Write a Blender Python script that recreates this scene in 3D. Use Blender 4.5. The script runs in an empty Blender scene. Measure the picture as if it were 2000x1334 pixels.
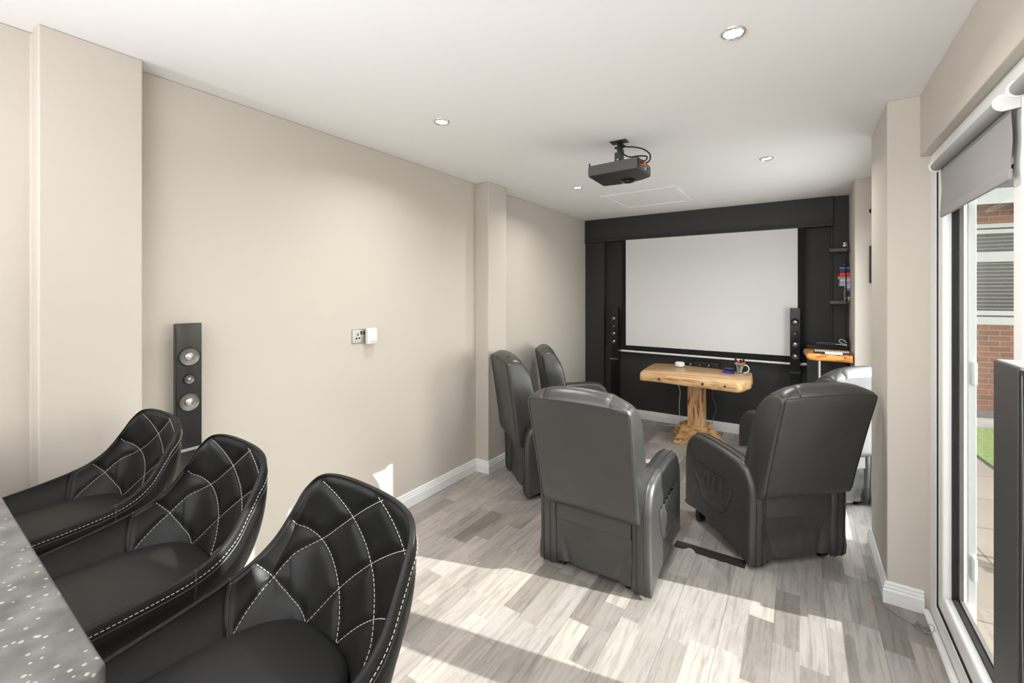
import bpy, bmesh, math, random
from mathutils import Vector, Matrix, noise
random.seed(7)
PI = math.pi
sc = bpy.context.scene
col = sc.collection

# ------------------------------------------------------------------ camera, world, sun, fills, exposure
cam_d = bpy.data.cameras.new('camera'); cam = bpy.data.objects.new('camera', cam_d); col.objects.link(cam)
cam_d.sensor_width = 36.0; cam_d.sensor_fit = 'HORIZONTAL'
cam_d.lens = 36.0 * 852.3 / 2000.0
cam_d.shift_y = -(667 - 574.5) / 2000.0
cam_d.clip_start = 0.03; cam_d.clip_end = 200
cam.location = (0, 0, 1.475)
cam.rotation_euler = (PI / 2, 0, math.radians(33.528))
sc.camera = cam

vs = sc.view_settings
vs.view_transform = 'Standard'; vs.look = 'None'; vs.gamma = 1.0; vs.use_curve_mapping = False
vs.exposure = 0.56

w = bpy.data.worlds.new('world'); sc.world = w; w.use_nodes = True
wn = w.node_tree.nodes; wl = w.node_tree.links
bg = wn['Background']
sky = wn.new('ShaderNodeTexSky'); sky.sky_type = 'NISHITA'; sky.sun_disc = False
sky.sun_elevation = math.radians(27.6); sky.sun_rotation = math.radians(80)
hsv = wn.new('ShaderNodeHueSaturation'); hsv.inputs['Saturation'].default_value = 0.25
wl.new(sky.outputs[0], hsv.inputs['Color']); wl.new(hsv.outputs[0], bg.inputs['Color'])
bg.inputs['Strength'].default_value = 0.30

sun_d = bpy.data.lights.new('sun', 'SUN'); sun = bpy.data.objects.new('sun', sun_d); col.objects.link(sun)
sun_d.energy = 7.8; sun_d.angle = math.radians(0.5); sun_d.color = (1.0, 0.985, 0.97)
sun.location = (6, 2, 5)
sun.rotation_euler = Vector((-1, -0.195, -0.5235 * 1.019)).to_track_quat('-Z', 'Y').to_euler()

def area(name, loc, direction, sx, sy, e, c=(1, 1, 1)):
    d = bpy.data.lights.new(name, 'AREA'); d.shape = 'RECTANGLE'; d.size = sx; d.size_y = sy
    d.energy = e; d.color = c
    o = bpy.data.objects.new(name, d); col.objects.link(o); o.location = loc
    o.rotation_euler = Vector(direction).to_track_quat('-Z', 'Y').to_euler()
    return o
# added fill lamps, out of view: kitchen side, ceiling and both patio doors
area('kitchen_fill', (-0.8, -3.0, 1.35), (0, 1, 0.30), 2.6, 1.7, 12, (0.94, 0.96, 1.0))  # added fill from behind the camera, set before the unseen window
area('side_fill', (-2.15, -1.9, 1.35), (1, 0.10, 0.20), 1.6, 1.3, 95, (0.94, 0.96, 1.0))  # no window here; lamp added to brighten the door header and pillar
area('ceiling_fill', (-0.35, -0.95, 1.75), (0, 0.25, 1), 1.8, 1.2, 36, (0.94, 0.96, 1.0))  # no fitting here; upward lamp added to brighten the ceiling
area('patio_door_fill', (0.66, 1.70, 1.05), (-1, 0, 0.0), 1.8, 1.8, 1, (0.95, 0.98, 1))  # added fill outside the glass, stands in for daylight
area('far_door_fill', (0.66, 3.88, 1.05), (-1, 0, 0.0), 1.0, 1.8, 24, (0.94, 0.965, 1))  # same added fill at the far door

# ------------------------------------------------------------------ materials
MATS = {}
def mat(name, color, rough=0.5, metal=0.0, spec=0.5, emit=None, es=0.0, coat=0.0, bump=None):
    if name in MATS: return MATS[name]
    m = bpy.data.materials.new(name); m.use_nodes = True
    n = m.node_tree.nodes; l = m.node_tree.links; b = n['Principled BSDF']
    b.inputs['Base Color'].default_value = (*color, 1); b.inputs['Roughness'].default_value = rough
    b.inputs['Metallic'].default_value = metal; b.inputs['Specular IOR Level'].default_value = spec
    b.inputs['Coat Weight'].default_value = coat
    if emit: b.inputs['Emission Color'].default_value = (*emit, 1); b.inputs['Emission Strength'].default_value = es
    if bump:
        tc = n.new('ShaderNodeTexCoord'); last = None
        for sc_, st, dist in bump:
            nt = n.new('ShaderNodeTexNoise'); nt.inputs['Scale'].default_value = sc_; nt.inputs['Detail'].default_value = 3
            bp = n.new('ShaderNodeBump'); bp.inputs['Strength'].default_value = st; bp.inputs['Distance'].default_value = dist
            l.new(tc.outputs['Object'], nt.inputs['Vector']); l.new(nt.outputs['Fac'], bp.inputs['Height'])
            if last: l.new(last.outputs[0], bp.inputs['Normal'])
            last = bp
        l.new(last.outputs[0], b.inputs['Normal'])
    MATS[name] = m
    return m
def nodes_of(m): return m.node_tree.nodes, m.node_tree.links, m.node_tree.nodes['Principled BSDF']
def noise_color(m, c1, c2, scale=3.0, vec_scale=(1, 1, 1), p0=0.35, p1=0.65, detail=3, extra=None):
    n, l, b = nodes_of(m)
    tc = n.new('ShaderNodeTexCoord'); mp = n.new('ShaderNodeMapping'); mp.inputs['Scale'].default_value = vec_scale
    nt = n.new('ShaderNodeTexNoise'); nt.inputs['Scale'].default_value = scale; nt.inputs['Detail'].default_value = detail
    r = n.new('ShaderNodeValToRGB'); r.color_ramp.elements[0].position = p0; r.color_ramp.elements[1].position = p1
    r.color_ramp.elements[0].color = (*c1, 1); r.color_ramp.elements[1].color = (*c2, 1)
    if extra:
        for p, c in extra:
            e = r.color_ramp.elements.new(p); e.color = (*c, 1)
    l.new(tc.outputs['Object'], mp.inputs['Vector']); l.new(mp.outputs[0], nt.inputs['Vector'])
    l.new(nt.outputs['Fac'], r.inputs['Fac']); l.new(r.outputs[0], b.inputs['Base Color'])
    return m

M_wall = mat('wall_paint_beige', (0.56, 0.515, 0.457), 0.75, spec=0.3, bump=[(260, 0.10, 0.002)])
M_ceil = mat('ceiling_paint_white', (0.89, 0.887, 0.885), 0.9, spec=0.2, bump=[(180, 0.08, 0.002)])
M_white = mat('white_gloss_paint', (0.80, 0.80, 0.79), 0.35)
M_upvc = mat('white_upvc', (0.82, 0.82, 0.80), 0.28)
M_black = mat('black_wall_paint', (0.030, 0.030, 0.029), 0.55, spec=0.35, bump=[(30, 0.12, 0.004), (300, 0.1, 0.001)])
M_screen = mat('screen_fabric', (0.68, 0.675, 0.67), 0.85, spec=0.2)
M_screenb = mat('screen_black_border', (0.012, 0.012, 0.012), 0.8, spec=0.2)
M_leather = mat('black_leatherette', (0.033, 0.0325, 0.031), 0.38, spec=0.9, bump=[(7, 0.16, 0.03), (700, 0.12, 0.0008)])
M_pleather = mat('stool_leatherette', (0.008, 0.008, 0.0076), 0.46, spec=0.27, bump=[(500, 0.10, 0.0006)])
M_seam = mat('dark_seam', (0.026, 0.026, 0.025), 0.45)
M_stitch = mat('pale_stitching', (0.50, 0.49, 0.46), 0.7)
M_plastic = mat('black_plastic', (0.012, 0.012, 0.012), 0.4)
M_gloss = mat('black_gloss', (0.010, 0.010, 0.010), 0.16, spec=0.4)
M_rubber = mat('black_rubber', (0.006, 0.006, 0.006), 0.7)
M_steel = mat('brushed_steel', (0.50, 0.49, 0.47), 0.38, metal=1.0)
M_chrome = mat('chrome', (0.75, 0.75, 0.75), 0.1, metal=1.0)
M_cone = mat('speaker_cone', (0.20, 0.195, 0.185), 0.42, metal=0.6)
M_darkcone = mat('dark_speaker_cone', (0.02, 0.02, 0.02), 0.35, metal=0.3)
M_blind = mat('grey_blind_fabric', (0.30, 0.292, 0.28), 0.85, spec=0.2, bump=[(600, 0.2, 0.0008)])
M_whitepl = mat('white_plastic', (0.78, 0.77, 0.75), 0.35)
M_paleplug = mat('cream_plastic', (0.72, 0.70, 0.66), 0.4)
M_lamp = mat('lamp_lens', (1, 1, 1), 0.4, emit=(1, 0.97, 0.92), es=6.0)
M_red = mat('red_plastic', (0.85, 0.02, 0.012), 0.4)
M_blue = mat('blue_plastic', (0.012, 0.035, 0.42), 0.35)
M_green = mat('green_plastic', (0.03, 0.25, 0.04), 0.4)
M_orange = mat('orange_plastic', (0.80, 0.15, 0.01), 0.4)
M_yellow = mat('yellow_plastic', (0.70, 0.42, 0.04), 0.45)
M_paper = mat('pale_card', (0.74, 0.74, 0.70), 0.6)
M_lilac = mat('lilac_card', (0.42, 0.43, 0.80), 0.6)
M_bluec = mat('blue_card', (0.08, 0.22, 0.75), 0.5)
M_gap = mat('dark_underlay', (0.028, 0.016, 0.014), 0.6, bump=[(60, 0.3, 0.002)])
M_cab = mat('dark_grey_metal', (0.042, 0.042, 0.040), 0.42, spec=0.5)
M_cabtop = mat('grey_dusty_top', (0.30, 0.295, 0.285), 0.6)  # cabinet top, lighter grey than the side panels

def glass_mat(name, tint, refl=1.0):
    m = bpy.data.materials.new(name); m.use_nodes = True
    n = m.node_tree.nodes; l = m.node_tree.links; n.clear()
    o = n.new('ShaderNodeOutputMaterial'); mx = n.new('ShaderNodeMixShader'); tr = n.new('ShaderNodeBsdfTransparent')
    gl = n.new('ShaderNodeBsdfGlossy'); gl.inputs['Roughness'].default_value = 0.0; gl.inputs['Color'].default_value = (refl, refl, refl, 1)
    lw_ = n.new('ShaderNodeLayerWeight'); lw_.inputs['Blend'].default_value = 0.5
    pw = n.new('ShaderNodeMath'); pw.operation = 'POWER'; pw.inputs[1].default_value = 5.0; l.new(lw_.outputs['Facing'], pw.inputs[0])
    fr = n.new('ShaderNodeMath'); fr.operation = 'MULTIPLY_ADD'; fr.inputs[1].default_value = 0.22; fr.inputs[2].default_value = 0.008; l.new(pw.outputs[0], fr.inputs[0])
    tr.inputs['Color'].default_value = (*tint, 1)
    l.new(fr.outputs[0], mx.inputs[0]); l.new(tr.outputs[0], mx.inputs[1]); l.new(gl.outputs[0], mx.inputs[2]); l.new(mx.outputs[0], o.inputs[0])
    MATS[name] = m; return m
M_glass = glass_mat('window_glass', (0.95, 0.96, 0.95))
M_jug = glass_mat('clear_jug_glass', (0.86, 0.88, 0.88))

# ---- floor laminate
def laminate():
    m = mat('grey_laminate', (0.4, 0.38, 0.36), 0.42, spec=0.4)
    n, l, b = nodes_of(m)
    tc = n.new('ShaderNodeTexCoord'); sp = n.new('ShaderNodeSeparateXYZ'); l.new(tc.outputs['Object'], sp.inputs[0])
    def mth(op, a, b_=None, c=None):
        k = n.new('ShaderNodeMath'); k.operation = op
        for i, v in enumerate((a, b_, c)):
            if v is None: continue
            if isinstance(v, (int, float)): k.inputs[i].default_value = v
            else: l.new(v, k.inputs[i])
        return k.outputs[0]
    SW = 0.0975
    xs = mth('DIVIDE', mth('ADD', sp.outputs[0], 0.297 + 20 * SW), SW)
    row = mth('FLOOR', xs); fx = mth('FRACT', xs)
    wn1 = n.new('ShaderNodeTexWhiteNoise'); wn1.noise_dimensions = '1D'; l.new(row, wn1.inputs['W'])
    ys = mth('ADD', mth('DIVIDE', sp.outputs[1], 0.40), mth('MULTIPLY', wn1.outputs['Value'], 7.3))
    cell = mth('FLOOR', ys); fy = mth('FRACT', ys)
    cv = n.new('ShaderNodeCombineXYZ'); l.new(row, cv.inputs[0]); l.new(cell, cv.inputs[1])
    wn2 = n.new('ShaderNodeTexWhiteNoise'); wn2.noise_dimensions = '3D'; l.new(cv.outputs[0], wn2.inputs['Vector'])
    r = n.new('ShaderNodeValToRGB'); el = r.color_ramp.elements
    cols = [(0.0, (0.215, 0.190, 0.172)), (0.16, (0.270, 0.245, 0.225)), (0.36, (0.325, 0.298, 0.276)), (0.60, (0.355, 0.328, 0.306)), (0.8, (0.390, 0.358, 0.328)), (1.0, (0.425, 0.390, 0.355))]
    el[0].position = 0; el[0].color = (*cols[0][1], 1); el[1].position = 1; el[1].color = (*cols[-1][1], 1)
    for p, c in cols[1:-1]:
        e = el.new(p); e.color = (*c, 1)
    l.new(wn2.outputs['Value'], r.inputs['Fac'])
    # grain, offset per strip
    off = n.new('ShaderNodeVectorMath'); off.operation = 'MULTIPLY_ADD'
    l.new(wn2.outputs['Color'], off.inputs[0]); off.inputs[1].default_value = (9, 9, 9); l.new(tc.outputs['Object'], off.inputs[2])
    mp = n.new('ShaderNodeMapping'); mp.inputs['Scale'].default_value = (34, 2.4, 1); l.new(off.outputs[0], mp.inputs['Vector'])
    g1 = n.new('ShaderNodeTexNoise'); g1.inputs['Scale'].default_value = 1.6; g1.inputs['Detail'].default_value = 6; g1.inputs['Roughness'].default_value = 0.62; g1.inputs['Distortion'].default_value = 0.6
    l.new(mp.outputs[0], g1.inputs['Vector'])
    gr = n.new('ShaderNodeValToRGB'); gr.color_ramp.elements[0].position = 0.30; gr.color_ramp.elements[1].position = 0.52
    gr.color_ramp.elements[0].color = (0.70, 0.685, 0.67, 1); gr.color_ramp.elements[1].color = (1.06, 1.06, 1.06, 1)
    l.new(g1.outputs['Fac'], gr.inputs['Fac'])
    # soft worn blotches
    mp2 = n.new('ShaderNodeMapping'); mp2.inputs['Scale'].default_value = (9, 3.2, 1); l.new(off.outputs[0], mp2.inputs['Vector'])
    g2 = n.new('ShaderNodeTexNoise'); g2.inputs['Scale'].default_value = 1.1; g2.inputs['Detail'].default_value = 5; g2.inputs['Roughness'].default_value = 0.7
    l.new(mp2.outputs[0], g2.inputs['Vector'])
    gr2 = n.new('ShaderNodeValToRGB'); gr2.color_ramp.elements[0].position = 0.27; gr2.color_ramp.elements[1].position = 0.5
    gr2.color_ramp.elements[0].color = (0.78, 0.775, 0.77, 1); gr2.color_ramp.elements[1].color = (1, 1, 1, 1)
    l.new(g2.outputs['Fac'], gr2.inputs['Fac'])
    m1 = n.new('ShaderNodeMix'); m1.data_type = 'RGBA'; m1.blend_type = 'MULTIPLY'; m1.inputs['Factor'].default_value = 1
    l.new(r.outputs[0], m1.inputs['A']); l.new(gr.outputs[0], m1.inputs['B'])
    m2 = n.new('ShaderNodeMix'); m2.data_type = 'RGBA'; m2.blend_type = 'MULTIPLY'; m2.inputs['Factor'].default_value = 1
    l.new(m1.outputs['Result'], m2.inputs['A']); l.new(gr2.outputs[0], m2.inputs['B'])
    # board seams: every second strip edge
    half = mth('FRACT', mth('DIVIDE', xs, 2.0))
    d = mth('MINIMUM', half, mth('SUBTRACT', 1.0, half))
    seam = mth('LESS_THAN', d, 0.0065)
    ybd = mth('FRACT', mth('ADD', mth('DIVIDE', sp.outputs[1], 1.29), mth('MULTIPLY', mth('FLOOR', mth('DIVIDE', xs, 2.0)), 0.37)))
    seam2 = mth('LESS_THAN', ybd, 0.0016)
    seams = mth('MAXIMUM', seam, seam2)
    m3 = n.new('ShaderNodeMix'); m3.data_type = 'RGBA'; l.new(mth('MULTIPLY', seams, 0.55), m3.inputs['Factor'])
    l.new(m2.outputs['Result'], m3.inputs['A']); m3.inputs['B'].default_value = (0.09, 0.08, 0.07, 1)
    l.new(m3.outputs['Result'], b.inputs['Base Color'])
    bp = n.new('ShaderNodeBump'); bp.inputs['Strength'].default_value = 0.12; bp.inputs['Distance'].default_value = 0.002
    l.new(g1.outputs['Fac'], bp.inputs['Height']); l.new(bp.outputs[0], b.inputs['Normal'])
    return m
M_floor = laminate()

def wood(name, base, dark, burn, scale=(1.2, 9, 9), rough=0.3):
    m = mat(name, base, rough, coat=0.25)
    n, l, b = nodes_of(m)
    tc = n.new('ShaderNodeTexCoord'); mp = n.new('ShaderNodeMapping'); mp.inputs['Scale'].default_value = scale
    l.new(tc.outputs['Object'], mp.inputs['Vector'])
    a = n.new('ShaderNodeTexNoise'); a.inputs['Scale'].default_value = 2.6; a.inputs['Detail'].default_value = 4; a.inputs['Distortion'].default_value = 0.8
    l.new(mp.outputs[0], a.inputs['Vector'])
    r = n.new('ShaderNodeValToRGB'); e = r.color_ramp.elements
    e[0].position = 0.345; e[0].color = (*burn, 1); e[1].position = 0.56; e[1].color = (*base, 1)
    k = e.new(0.425); k.color = (*dark, 1); k = e.new(0.475); k.color = tuple(0.5 * (x + y) for x, y in zip(dark, base)) + (1,)
    l.new(a.outputs['Fac'], r.inputs['Fac']); l.new(r.outputs[0], b.inputs['Base Color'])
    return m
M_pine = wood('varnished_pine_top', (0.74, 0.50, 0.26), (0.62, 0.34, 0.13), (0.42, 0.16, 0.04), (1.0, 16, 16))
M_pinev = wood('charred_pine_upright', (0.76, 0.52, 0.28), (0.58, 0.26, 0.08), (0.14, 0.045, 0.015), (16, 16, 1.6))
M_pinee = wood('charred_pine_block', (0.74, 0.49, 0.24), (0.58, 0.27, 0.08), (0.20, 0.06, 0.015), (4, 13, 18))
M_slab = wood('orange_live_edge_slab', (0.75, 0.36, 0.10), (0.60, 0.21, 0.03), (0.10, 0.03, 0.01), (6, 12, 22))

def worktop():
    m = mat('speckled_grey_laminate', (0.2, 0.2, 0.2), 0.32)
    n, l, b = nodes_of(m)
    tc = n.new('ShaderNodeTexCoord')
    nz = n.new('ShaderNodeTexNoise'); nz.inputs['Scale'].default_value = 22; nz.inputs['Detail'].default_value = 6
    r = n.new('ShaderNodeValToRGB'); r.color_ramp.elements[0].position = 0.35; r.color_ramp.elements[1].position = 0.68
    r.color_ramp.elements[0].color = (0.075, 0.074, 0.071, 1); r.color_ramp.elements[1].color = (0.165, 0.162, 0.156, 1)
    v = n.new('ShaderNodeTexVoronoi'); v.inputs['Scale'].default_value = 95; v.inputs['Randomness'].default_value = 1
    mp = n.new('ShaderNodeMapping'); mp.inputs['Scale'].default_value = (1.0, 1.0, 1.0)
    l.new(tc.outputs['Object'], mp.inputs['Vector']); l.new(mp.outputs[0], v.inputs['Vector']); l.new(tc.outputs['Object'], nz.inputs['Vector'])
    lt = n.new('ShaderNodeMath'); lt.operation = 'LESS_THAN'; lt.inputs[1].default_value = 0.24
    l.new(v.outputs['Distance'], lt.inputs[0])
    sepc = n.new('ShaderNodeSeparateColor'); l.new(v.outputs['Color'], sepc.inputs[0])
    gt = n.new('ShaderNodeMath'); gt.operation = 'GREATER_THAN'; gt.inputs[1].default_value = 0.48; l.new(sepc.outputs[0], gt.inputs[0])
    mu = n.new('ShaderNodeMath'); mu.operation = 'MULTIPLY'; l.new(lt.outputs[0], mu.inputs[0]); l.new(gt.outputs[0], mu.inputs[1])
    mx = n.new('ShaderNodeMix'); mx.data_type = 'RGBA'; l.new(mu.outputs[0], mx.inputs['Factor'])
    l.new(nz.outputs['Fac'], r.inputs['Fac']); l.new(r.outputs[0], mx.inputs['A']); mx.inputs['B'].default_value = (0.36, 0.355, 0.34, 1)
    l.new(mx.outputs['Result'], b.inputs['Base Color'])
    return m
M_bar = worktop()

def brick_mat():
    m = mat('red_brick', (0.4, 0.15, 0.08), 0.85)
    n, l, b = nodes_of(m)
    tc = n.new('ShaderNodeTexCoord'); mp = n.new('ShaderNodeMapping'); mp.inputs['Rotation'].default_value = (-PI / 2, 0, 0)
    br = n.new('ShaderNodeTexBrick'); br.inputs['Scale'].default_value = 1.0
    br.inputs['Brick Width'].default_value = 0.225; br.inputs['Row Height'].default_value = 0.075; br.inputs['Mortar Size'].default_value = 0.006
    br.inputs['Color1'].default_value = (0.44, 0.155, 0.075, 1); br.inputs['Color2'].default_value = (0.26, 0.10, 0.06, 1); br.inputs['Mortar'].default_value = (0.42, 0.34, 0.27, 1)
    l.new(tc.outputs['Object'], mp.inputs['Vector']); l.new(mp.outputs[0], br.inputs['Vector'])
    nz = n.new('ShaderNodeTexNoise'); nz.inputs['Scale'].default_value = 9; nz.inputs['Detail'].default_value = 5
    r = n.new('ShaderNodeValToRGB'); r.color_ramp.elements[0].color = (0.72, 0.72, 0.72, 1); r.color_ramp.elements[1].color = (1.25, 1.2, 1.15, 1)
    l.new(tc.outputs['Object'], nz.inputs['Vector']); l.new(nz.outputs['Fac'], r.inputs['Fac'])
    mx = n.new('ShaderNodeMix'); mx.data_type = 'RGBA'; mx.blend_type = 'MULTIPLY'; mx.inputs['Factor'].default_value = 1
    l.new(br.outputs['Color'], mx.inputs['A']); l.new(r.outputs[0], mx.inputs['B']); l.new(mx.outputs['Result'], b.inputs['Base Color'])
    return m
M_brick = brick_mat()
def paving_mat():
    m = mat('sandstone_paving', (0.5, 0.42, 0.36), 0.8)
    n, l, b = nodes_of(m)
    tc = n.new('ShaderNodeTexCoord'); mp = n.new('ShaderNodeMapping'); mp.inputs['Rotation'].default_value = (0, 0, math.radians(-6))
    br = n.new('ShaderNodeTexBrick'); br.inputs['Scale'].default_value = 1.0
    br.inputs['Brick Width'].default_value = 0.9; br.inputs['Row Height'].default_value = 0.6; br.inputs['Mortar Size'].default_value = 0.006
    br.inputs['Color1'].default_value = (0.275, 0.232, 0.198, 1); br.inputs['Color2'].default_value = (0.235, 0.195, 0.165, 1); br.inputs['Mortar'].default_value = (0.10, 0.08, 0.07, 1)
    l.new(tc.outputs['Object'], mp.inputs['Vector']); l.new(mp.outputs[0], br.inputs['Vector'])
    nz = n.new('ShaderNodeTexNoise'); nz.inputs['Scale'].default_value = 2.5; nz.inputs['Detail'].default_value = 6
    r = n.new('ShaderNodeValToRGB'); r.color_ramp.elements[0].color = (0.8, 0.8, 0.8, 1); r.color_ramp.elements[1].color = (1.15, 1.12, 1.1, 1)
    l.new(tc.outputs['Object'], nz.inputs['Vector']); l.new(nz.outputs['Fac'], r.inputs['Fac'])
    mx = n.new('ShaderNodeMix'); mx.data_type = 'RGBA'; mx.blend_type = 'MULTIPLY'; mx.inputs['Factor'].default_value = 1
    l.new(br.outputs['Color'], mx.inputs['A']); l.new(r.outputs[0], mx.inputs['B']); l.new(mx.outputs['Result'], b.inputs['Base Color'])
    return m
M_pave = paving_mat()
M_grass = noise_color(mat('lawn_grass', (0.2, 0.3, 0.06), 0.9), (0.09, 0.15, 0.03), (0.21, 0.28, 0.07), 40)
M_concrete = noise_color(mat('path_concrete', (0.3, 0.28, 0.26), 0.9), (0.26, 0.24, 0.225), (0.34, 0.32, 0.30), 6)
M_tile = noise_color(mat('roof_tiles', (0.1, 0.07, 0.06), 0.85), (0.085, 0.062, 0.052), (0.15, 0.11, 0.09), 5)
M_pane = mat('dark_window_pane', (0.05, 0.055, 0.05), 0.05, spec=0.6)
M_slat = mat('pale_blind_slat', (0.55, 0.53, 0.50), 0.6)
M_hedge = noise_color(mat('hedge_leaves', (0.1, 0.2, 0.05), 0.8), (0.05, 0.10, 0.03), (0.16, 0.26, 0.08), 20)

# ------------------------------------------------------------------ geometry helpers
class MB:
    def __init__(s): s.bm = bmesh.new()
    def box(s, x0, x1, y0, y1, z0, z1, M=None):
        vs_ = [s.bm.verts.new(Vector(p) if M is None else M @ Vector(p)) for p in
               [(x0, y0, z0), (x1, y0, z0), (x1, y1, z0), (x0, y1, z0), (x0, y0, z1), (x1, y0, z1), (x1, y1, z1), (x0, y1, z1)]]
        for f in [(0, 3, 2, 1), (4, 5, 6, 7), (0, 1, 5, 4), (1, 2, 6, 5), (2, 3, 7, 6), (3, 0, 4, 7)]:
            s.bm.faces.new([vs_[i] for i in f])
        return s
    def prism(s, pts, axis, a0, a1, M=None):
        """pts 2D polygon; axis 'x','y','z' extrusion axis; others in order"""
        def P(p, a):
            v = {'x': (a, p[0], p[1]), 'y': (p[0], a, p[1]), 'z': (p[0], p[1], a)}[axis]
            return Vector(v) if M is None else M @ Vector(v)
        A = [s.bm.verts.new(P(p, a0)) for p in pts]; B = [s.bm.verts.new(P(p, a1)) for p in pts]
        n = len(pts)
        s.bm.faces.new(A[::-1]); s.bm.faces.new(B)
        for i in range(n): s.bm.faces.new([A[i], A[(i + 1) % n], B[(i + 1) % n], B[i]])
        return s
    def loft(s, rings, close=True, caps=True):
        R = [[s.bm.verts.new(p) for p in r] for r in rings]
        for a, b in zip(R[:-1], R[1:]):
            n = len(a)
            for i in range(n if close else n - 1):
                j = (i + 1) % n
                s.bm.faces.new([a[i], a[j], b[j], b[i]])
        if caps and close:
            s.bm.faces.new(R[0][::-1]); s.bm.faces.new(R[-1])
        return R
    def tube(s, pts, r, n=8, caps=True, closed=False):
        pts = [Vector(p) for p in pts]; rings = []
        N = len(pts); prev = None
        for i, p in enumerate(pts):
            if closed: t = pts[(i + 1) % N] - pts[i - 1]
            else: t = pts[min(i + 1, N - 1)] - pts[max(i - 1, 0)]
            if t.length < 1e-9: t = Vector((0, 0, 1))
            t.normalize()
            if prev is None:
                u = t.orthogonal().normalized()
            else:
                u = prev - t * prev.dot(t)
                u = u.normalized() if u.length > 1e-6 else t.orthogonal().normalized()
            prev = u; v = t.cross(u)
            rr = r[i] if isinstance(r, (list, tuple)) else r
            rings.append([p + u * rr * math.cos(2 * PI * k / n) + v * rr * math.sin(2 * PI * k / n) for k in range(n)])
        if closed:
            R = [[s.bm.verts.new(q) for q in g] for g in rings]
            for a in range(N):
                A = R[a]; B = R[(a + 1) % N]
                for i in range(n): s.bm.faces.new([A[i], A[(i + 1) % n], B[(i + 1) % n], B[i]])
        else: s.loft(rings, True, caps)
        return s
    def lathe(s, prof, c=(0, 0, 0), n=32, axis='z', M=None):
        """prof list of (r, h)"""
        rings = []
        for r, h in prof:
            g = []
            for k in range(n):
                a = 2 * PI * k / n; x, y = r * math.cos(a), r * math.sin(a)
                v = {'z': Vector((x, y, h)), 'x': Vector((h, x, y)), 'y': Vector((y, h, x))}[axis] + Vector(c)
                g.append(v if M is None else M @ v)
            rings.append(g)
        s.loft(rings, True, True); return s
    def cyl(s, p0, p1, r, n=24): return s.tube([p0, p1], r, n)
    def grid(s, rows, close_u=False):
        R = [[s.bm.verts.new(p) for p in r] for r in rows]
        for a, b in zip(R[:-1], R[1:]):
            n = len(a)
            for i in range(n if close_u else n - 1):
                j = (i + 1) % n; s.bm.faces.new([a[i], a[j], b[j], b[i]])
        return R

def tag(o, label=None, cat=None, group=None, kind=None):
    if label: o['label'] = label
    if cat: o['category'] = cat
    if group: o['group'] = group
    if kind: o['kind'] = kind
    return o
def obj(name, mb, m, parent=None, bevel=0, seg=3, smooth=35, sub=0, label=None):
    bm = mb.bm
    bmesh.ops.recalc_face_normals(bm, faces=bm.faces[:])
    me = bpy.data.meshes.new(name); bm.to_mesh(me); bm.free()
    me.materials.append(m)
    if smooth:
        me.shade_smooth()
        if not (bevel or sub): me.set_sharp_from_angle(angle=math.radians(smooth))
    o = bpy.data.objects.new(name, me); col.objects.link(o)
    if parent is not None: o.parent = parent
    if bevel:
        b = o.modifiers.new('bevel', 'BEVEL'); b.width = bevel; b.segments = seg; b.limit_method = 'ANGLE'; b.angle_limit = math.radians(30); b.harden_normals = False
        wn_ = o.modifiers.new('wn', 'WEIGHTED_NORMAL'); wn_.keep_sharp = True
    if sub:
        k = o.modifiers.new('sub', 'SUBSURF'); k.levels = sub; k.render_levels = sub
    if label: o['label'] = label
    return o
def empty(name, loc=(0, 0, 0), rz=0.0, label=None, cat=None, group=None, kind=None, rot=None):
    o = bpy.data.objects.new(name, None); col.objects.link(o); o.empty_display_size = 0.1
    o.location = loc; o.rotation_euler = rot if rot else (0, 0, rz)
    return tag(o, label, cat, group, kind)
def copy_tree(o, parent=None):
    c = o.copy(); col.objects.link(c)
    if parent is not None: c.parent = parent
    for ch in [x for x in bpy.data.objects if x.parent == o]: copy_tree(ch, c)
    return c
def struct(name, mb, m, **k): return tag(obj(name, mb, m, **k), kind='structure')
def catmull(pts, n):
    out = []
    P = [pts[0]] + list(pts) + [pts[-1]]
    for i in range(1, len(P) - 2):
        for k in range(n):
            t = k / n
            out.append(tuple(0.5 * (2 * b + (c - a) * t + (2 * a - 5 * b + 4 * c - d) * t * t + (3 * b - a - 3 * c + d) * t ** 3)
                             for a, b, c, d in zip(P[i - 1], P[i], P[i + 1], P[i + 2])))
    out.append(tuple(pts[-1])); return out
def nz(x, y, z=0.0): return noise.noise(Vector((x, y, z)))

# ------------------------------------------------------------------ the room
H = 2.40
YB = 5.165
# floor / ceiling
struct('floor', MB().box(-2.6, 0.60, -3.2, 5.35, -0.12, 0.0), M_floor, smooth=0)
struct('ceiling', MB().box(-2.6, 0.60, -3.2, 5.35, H, H + 0.15), M_ceil, smooth=0)
# left wall with its two piers
mb = MB()
mb.prism([(-2.5, -3.1), (-2.27, -3.1), (-2.27, 0.348), (-2.172, 0.348), (-2.172, 0.633), (-2.273, 0.633), (-2.273, 2.885), (-2.145, 2.885),
          (-2.145, 3.150), (-2.276, 3.150), (-2.276, 5.30), (-2.5, 5.30)], 'z', 0, H)
struct('wall_left', mb, M_wall, bevel=0.006, seg=2)
# back wall, painted black
struct('wall_back', MB().box(-2.5, 0.75, 5.20, 5.35, 0, H), M_black, smooth=0)
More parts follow.
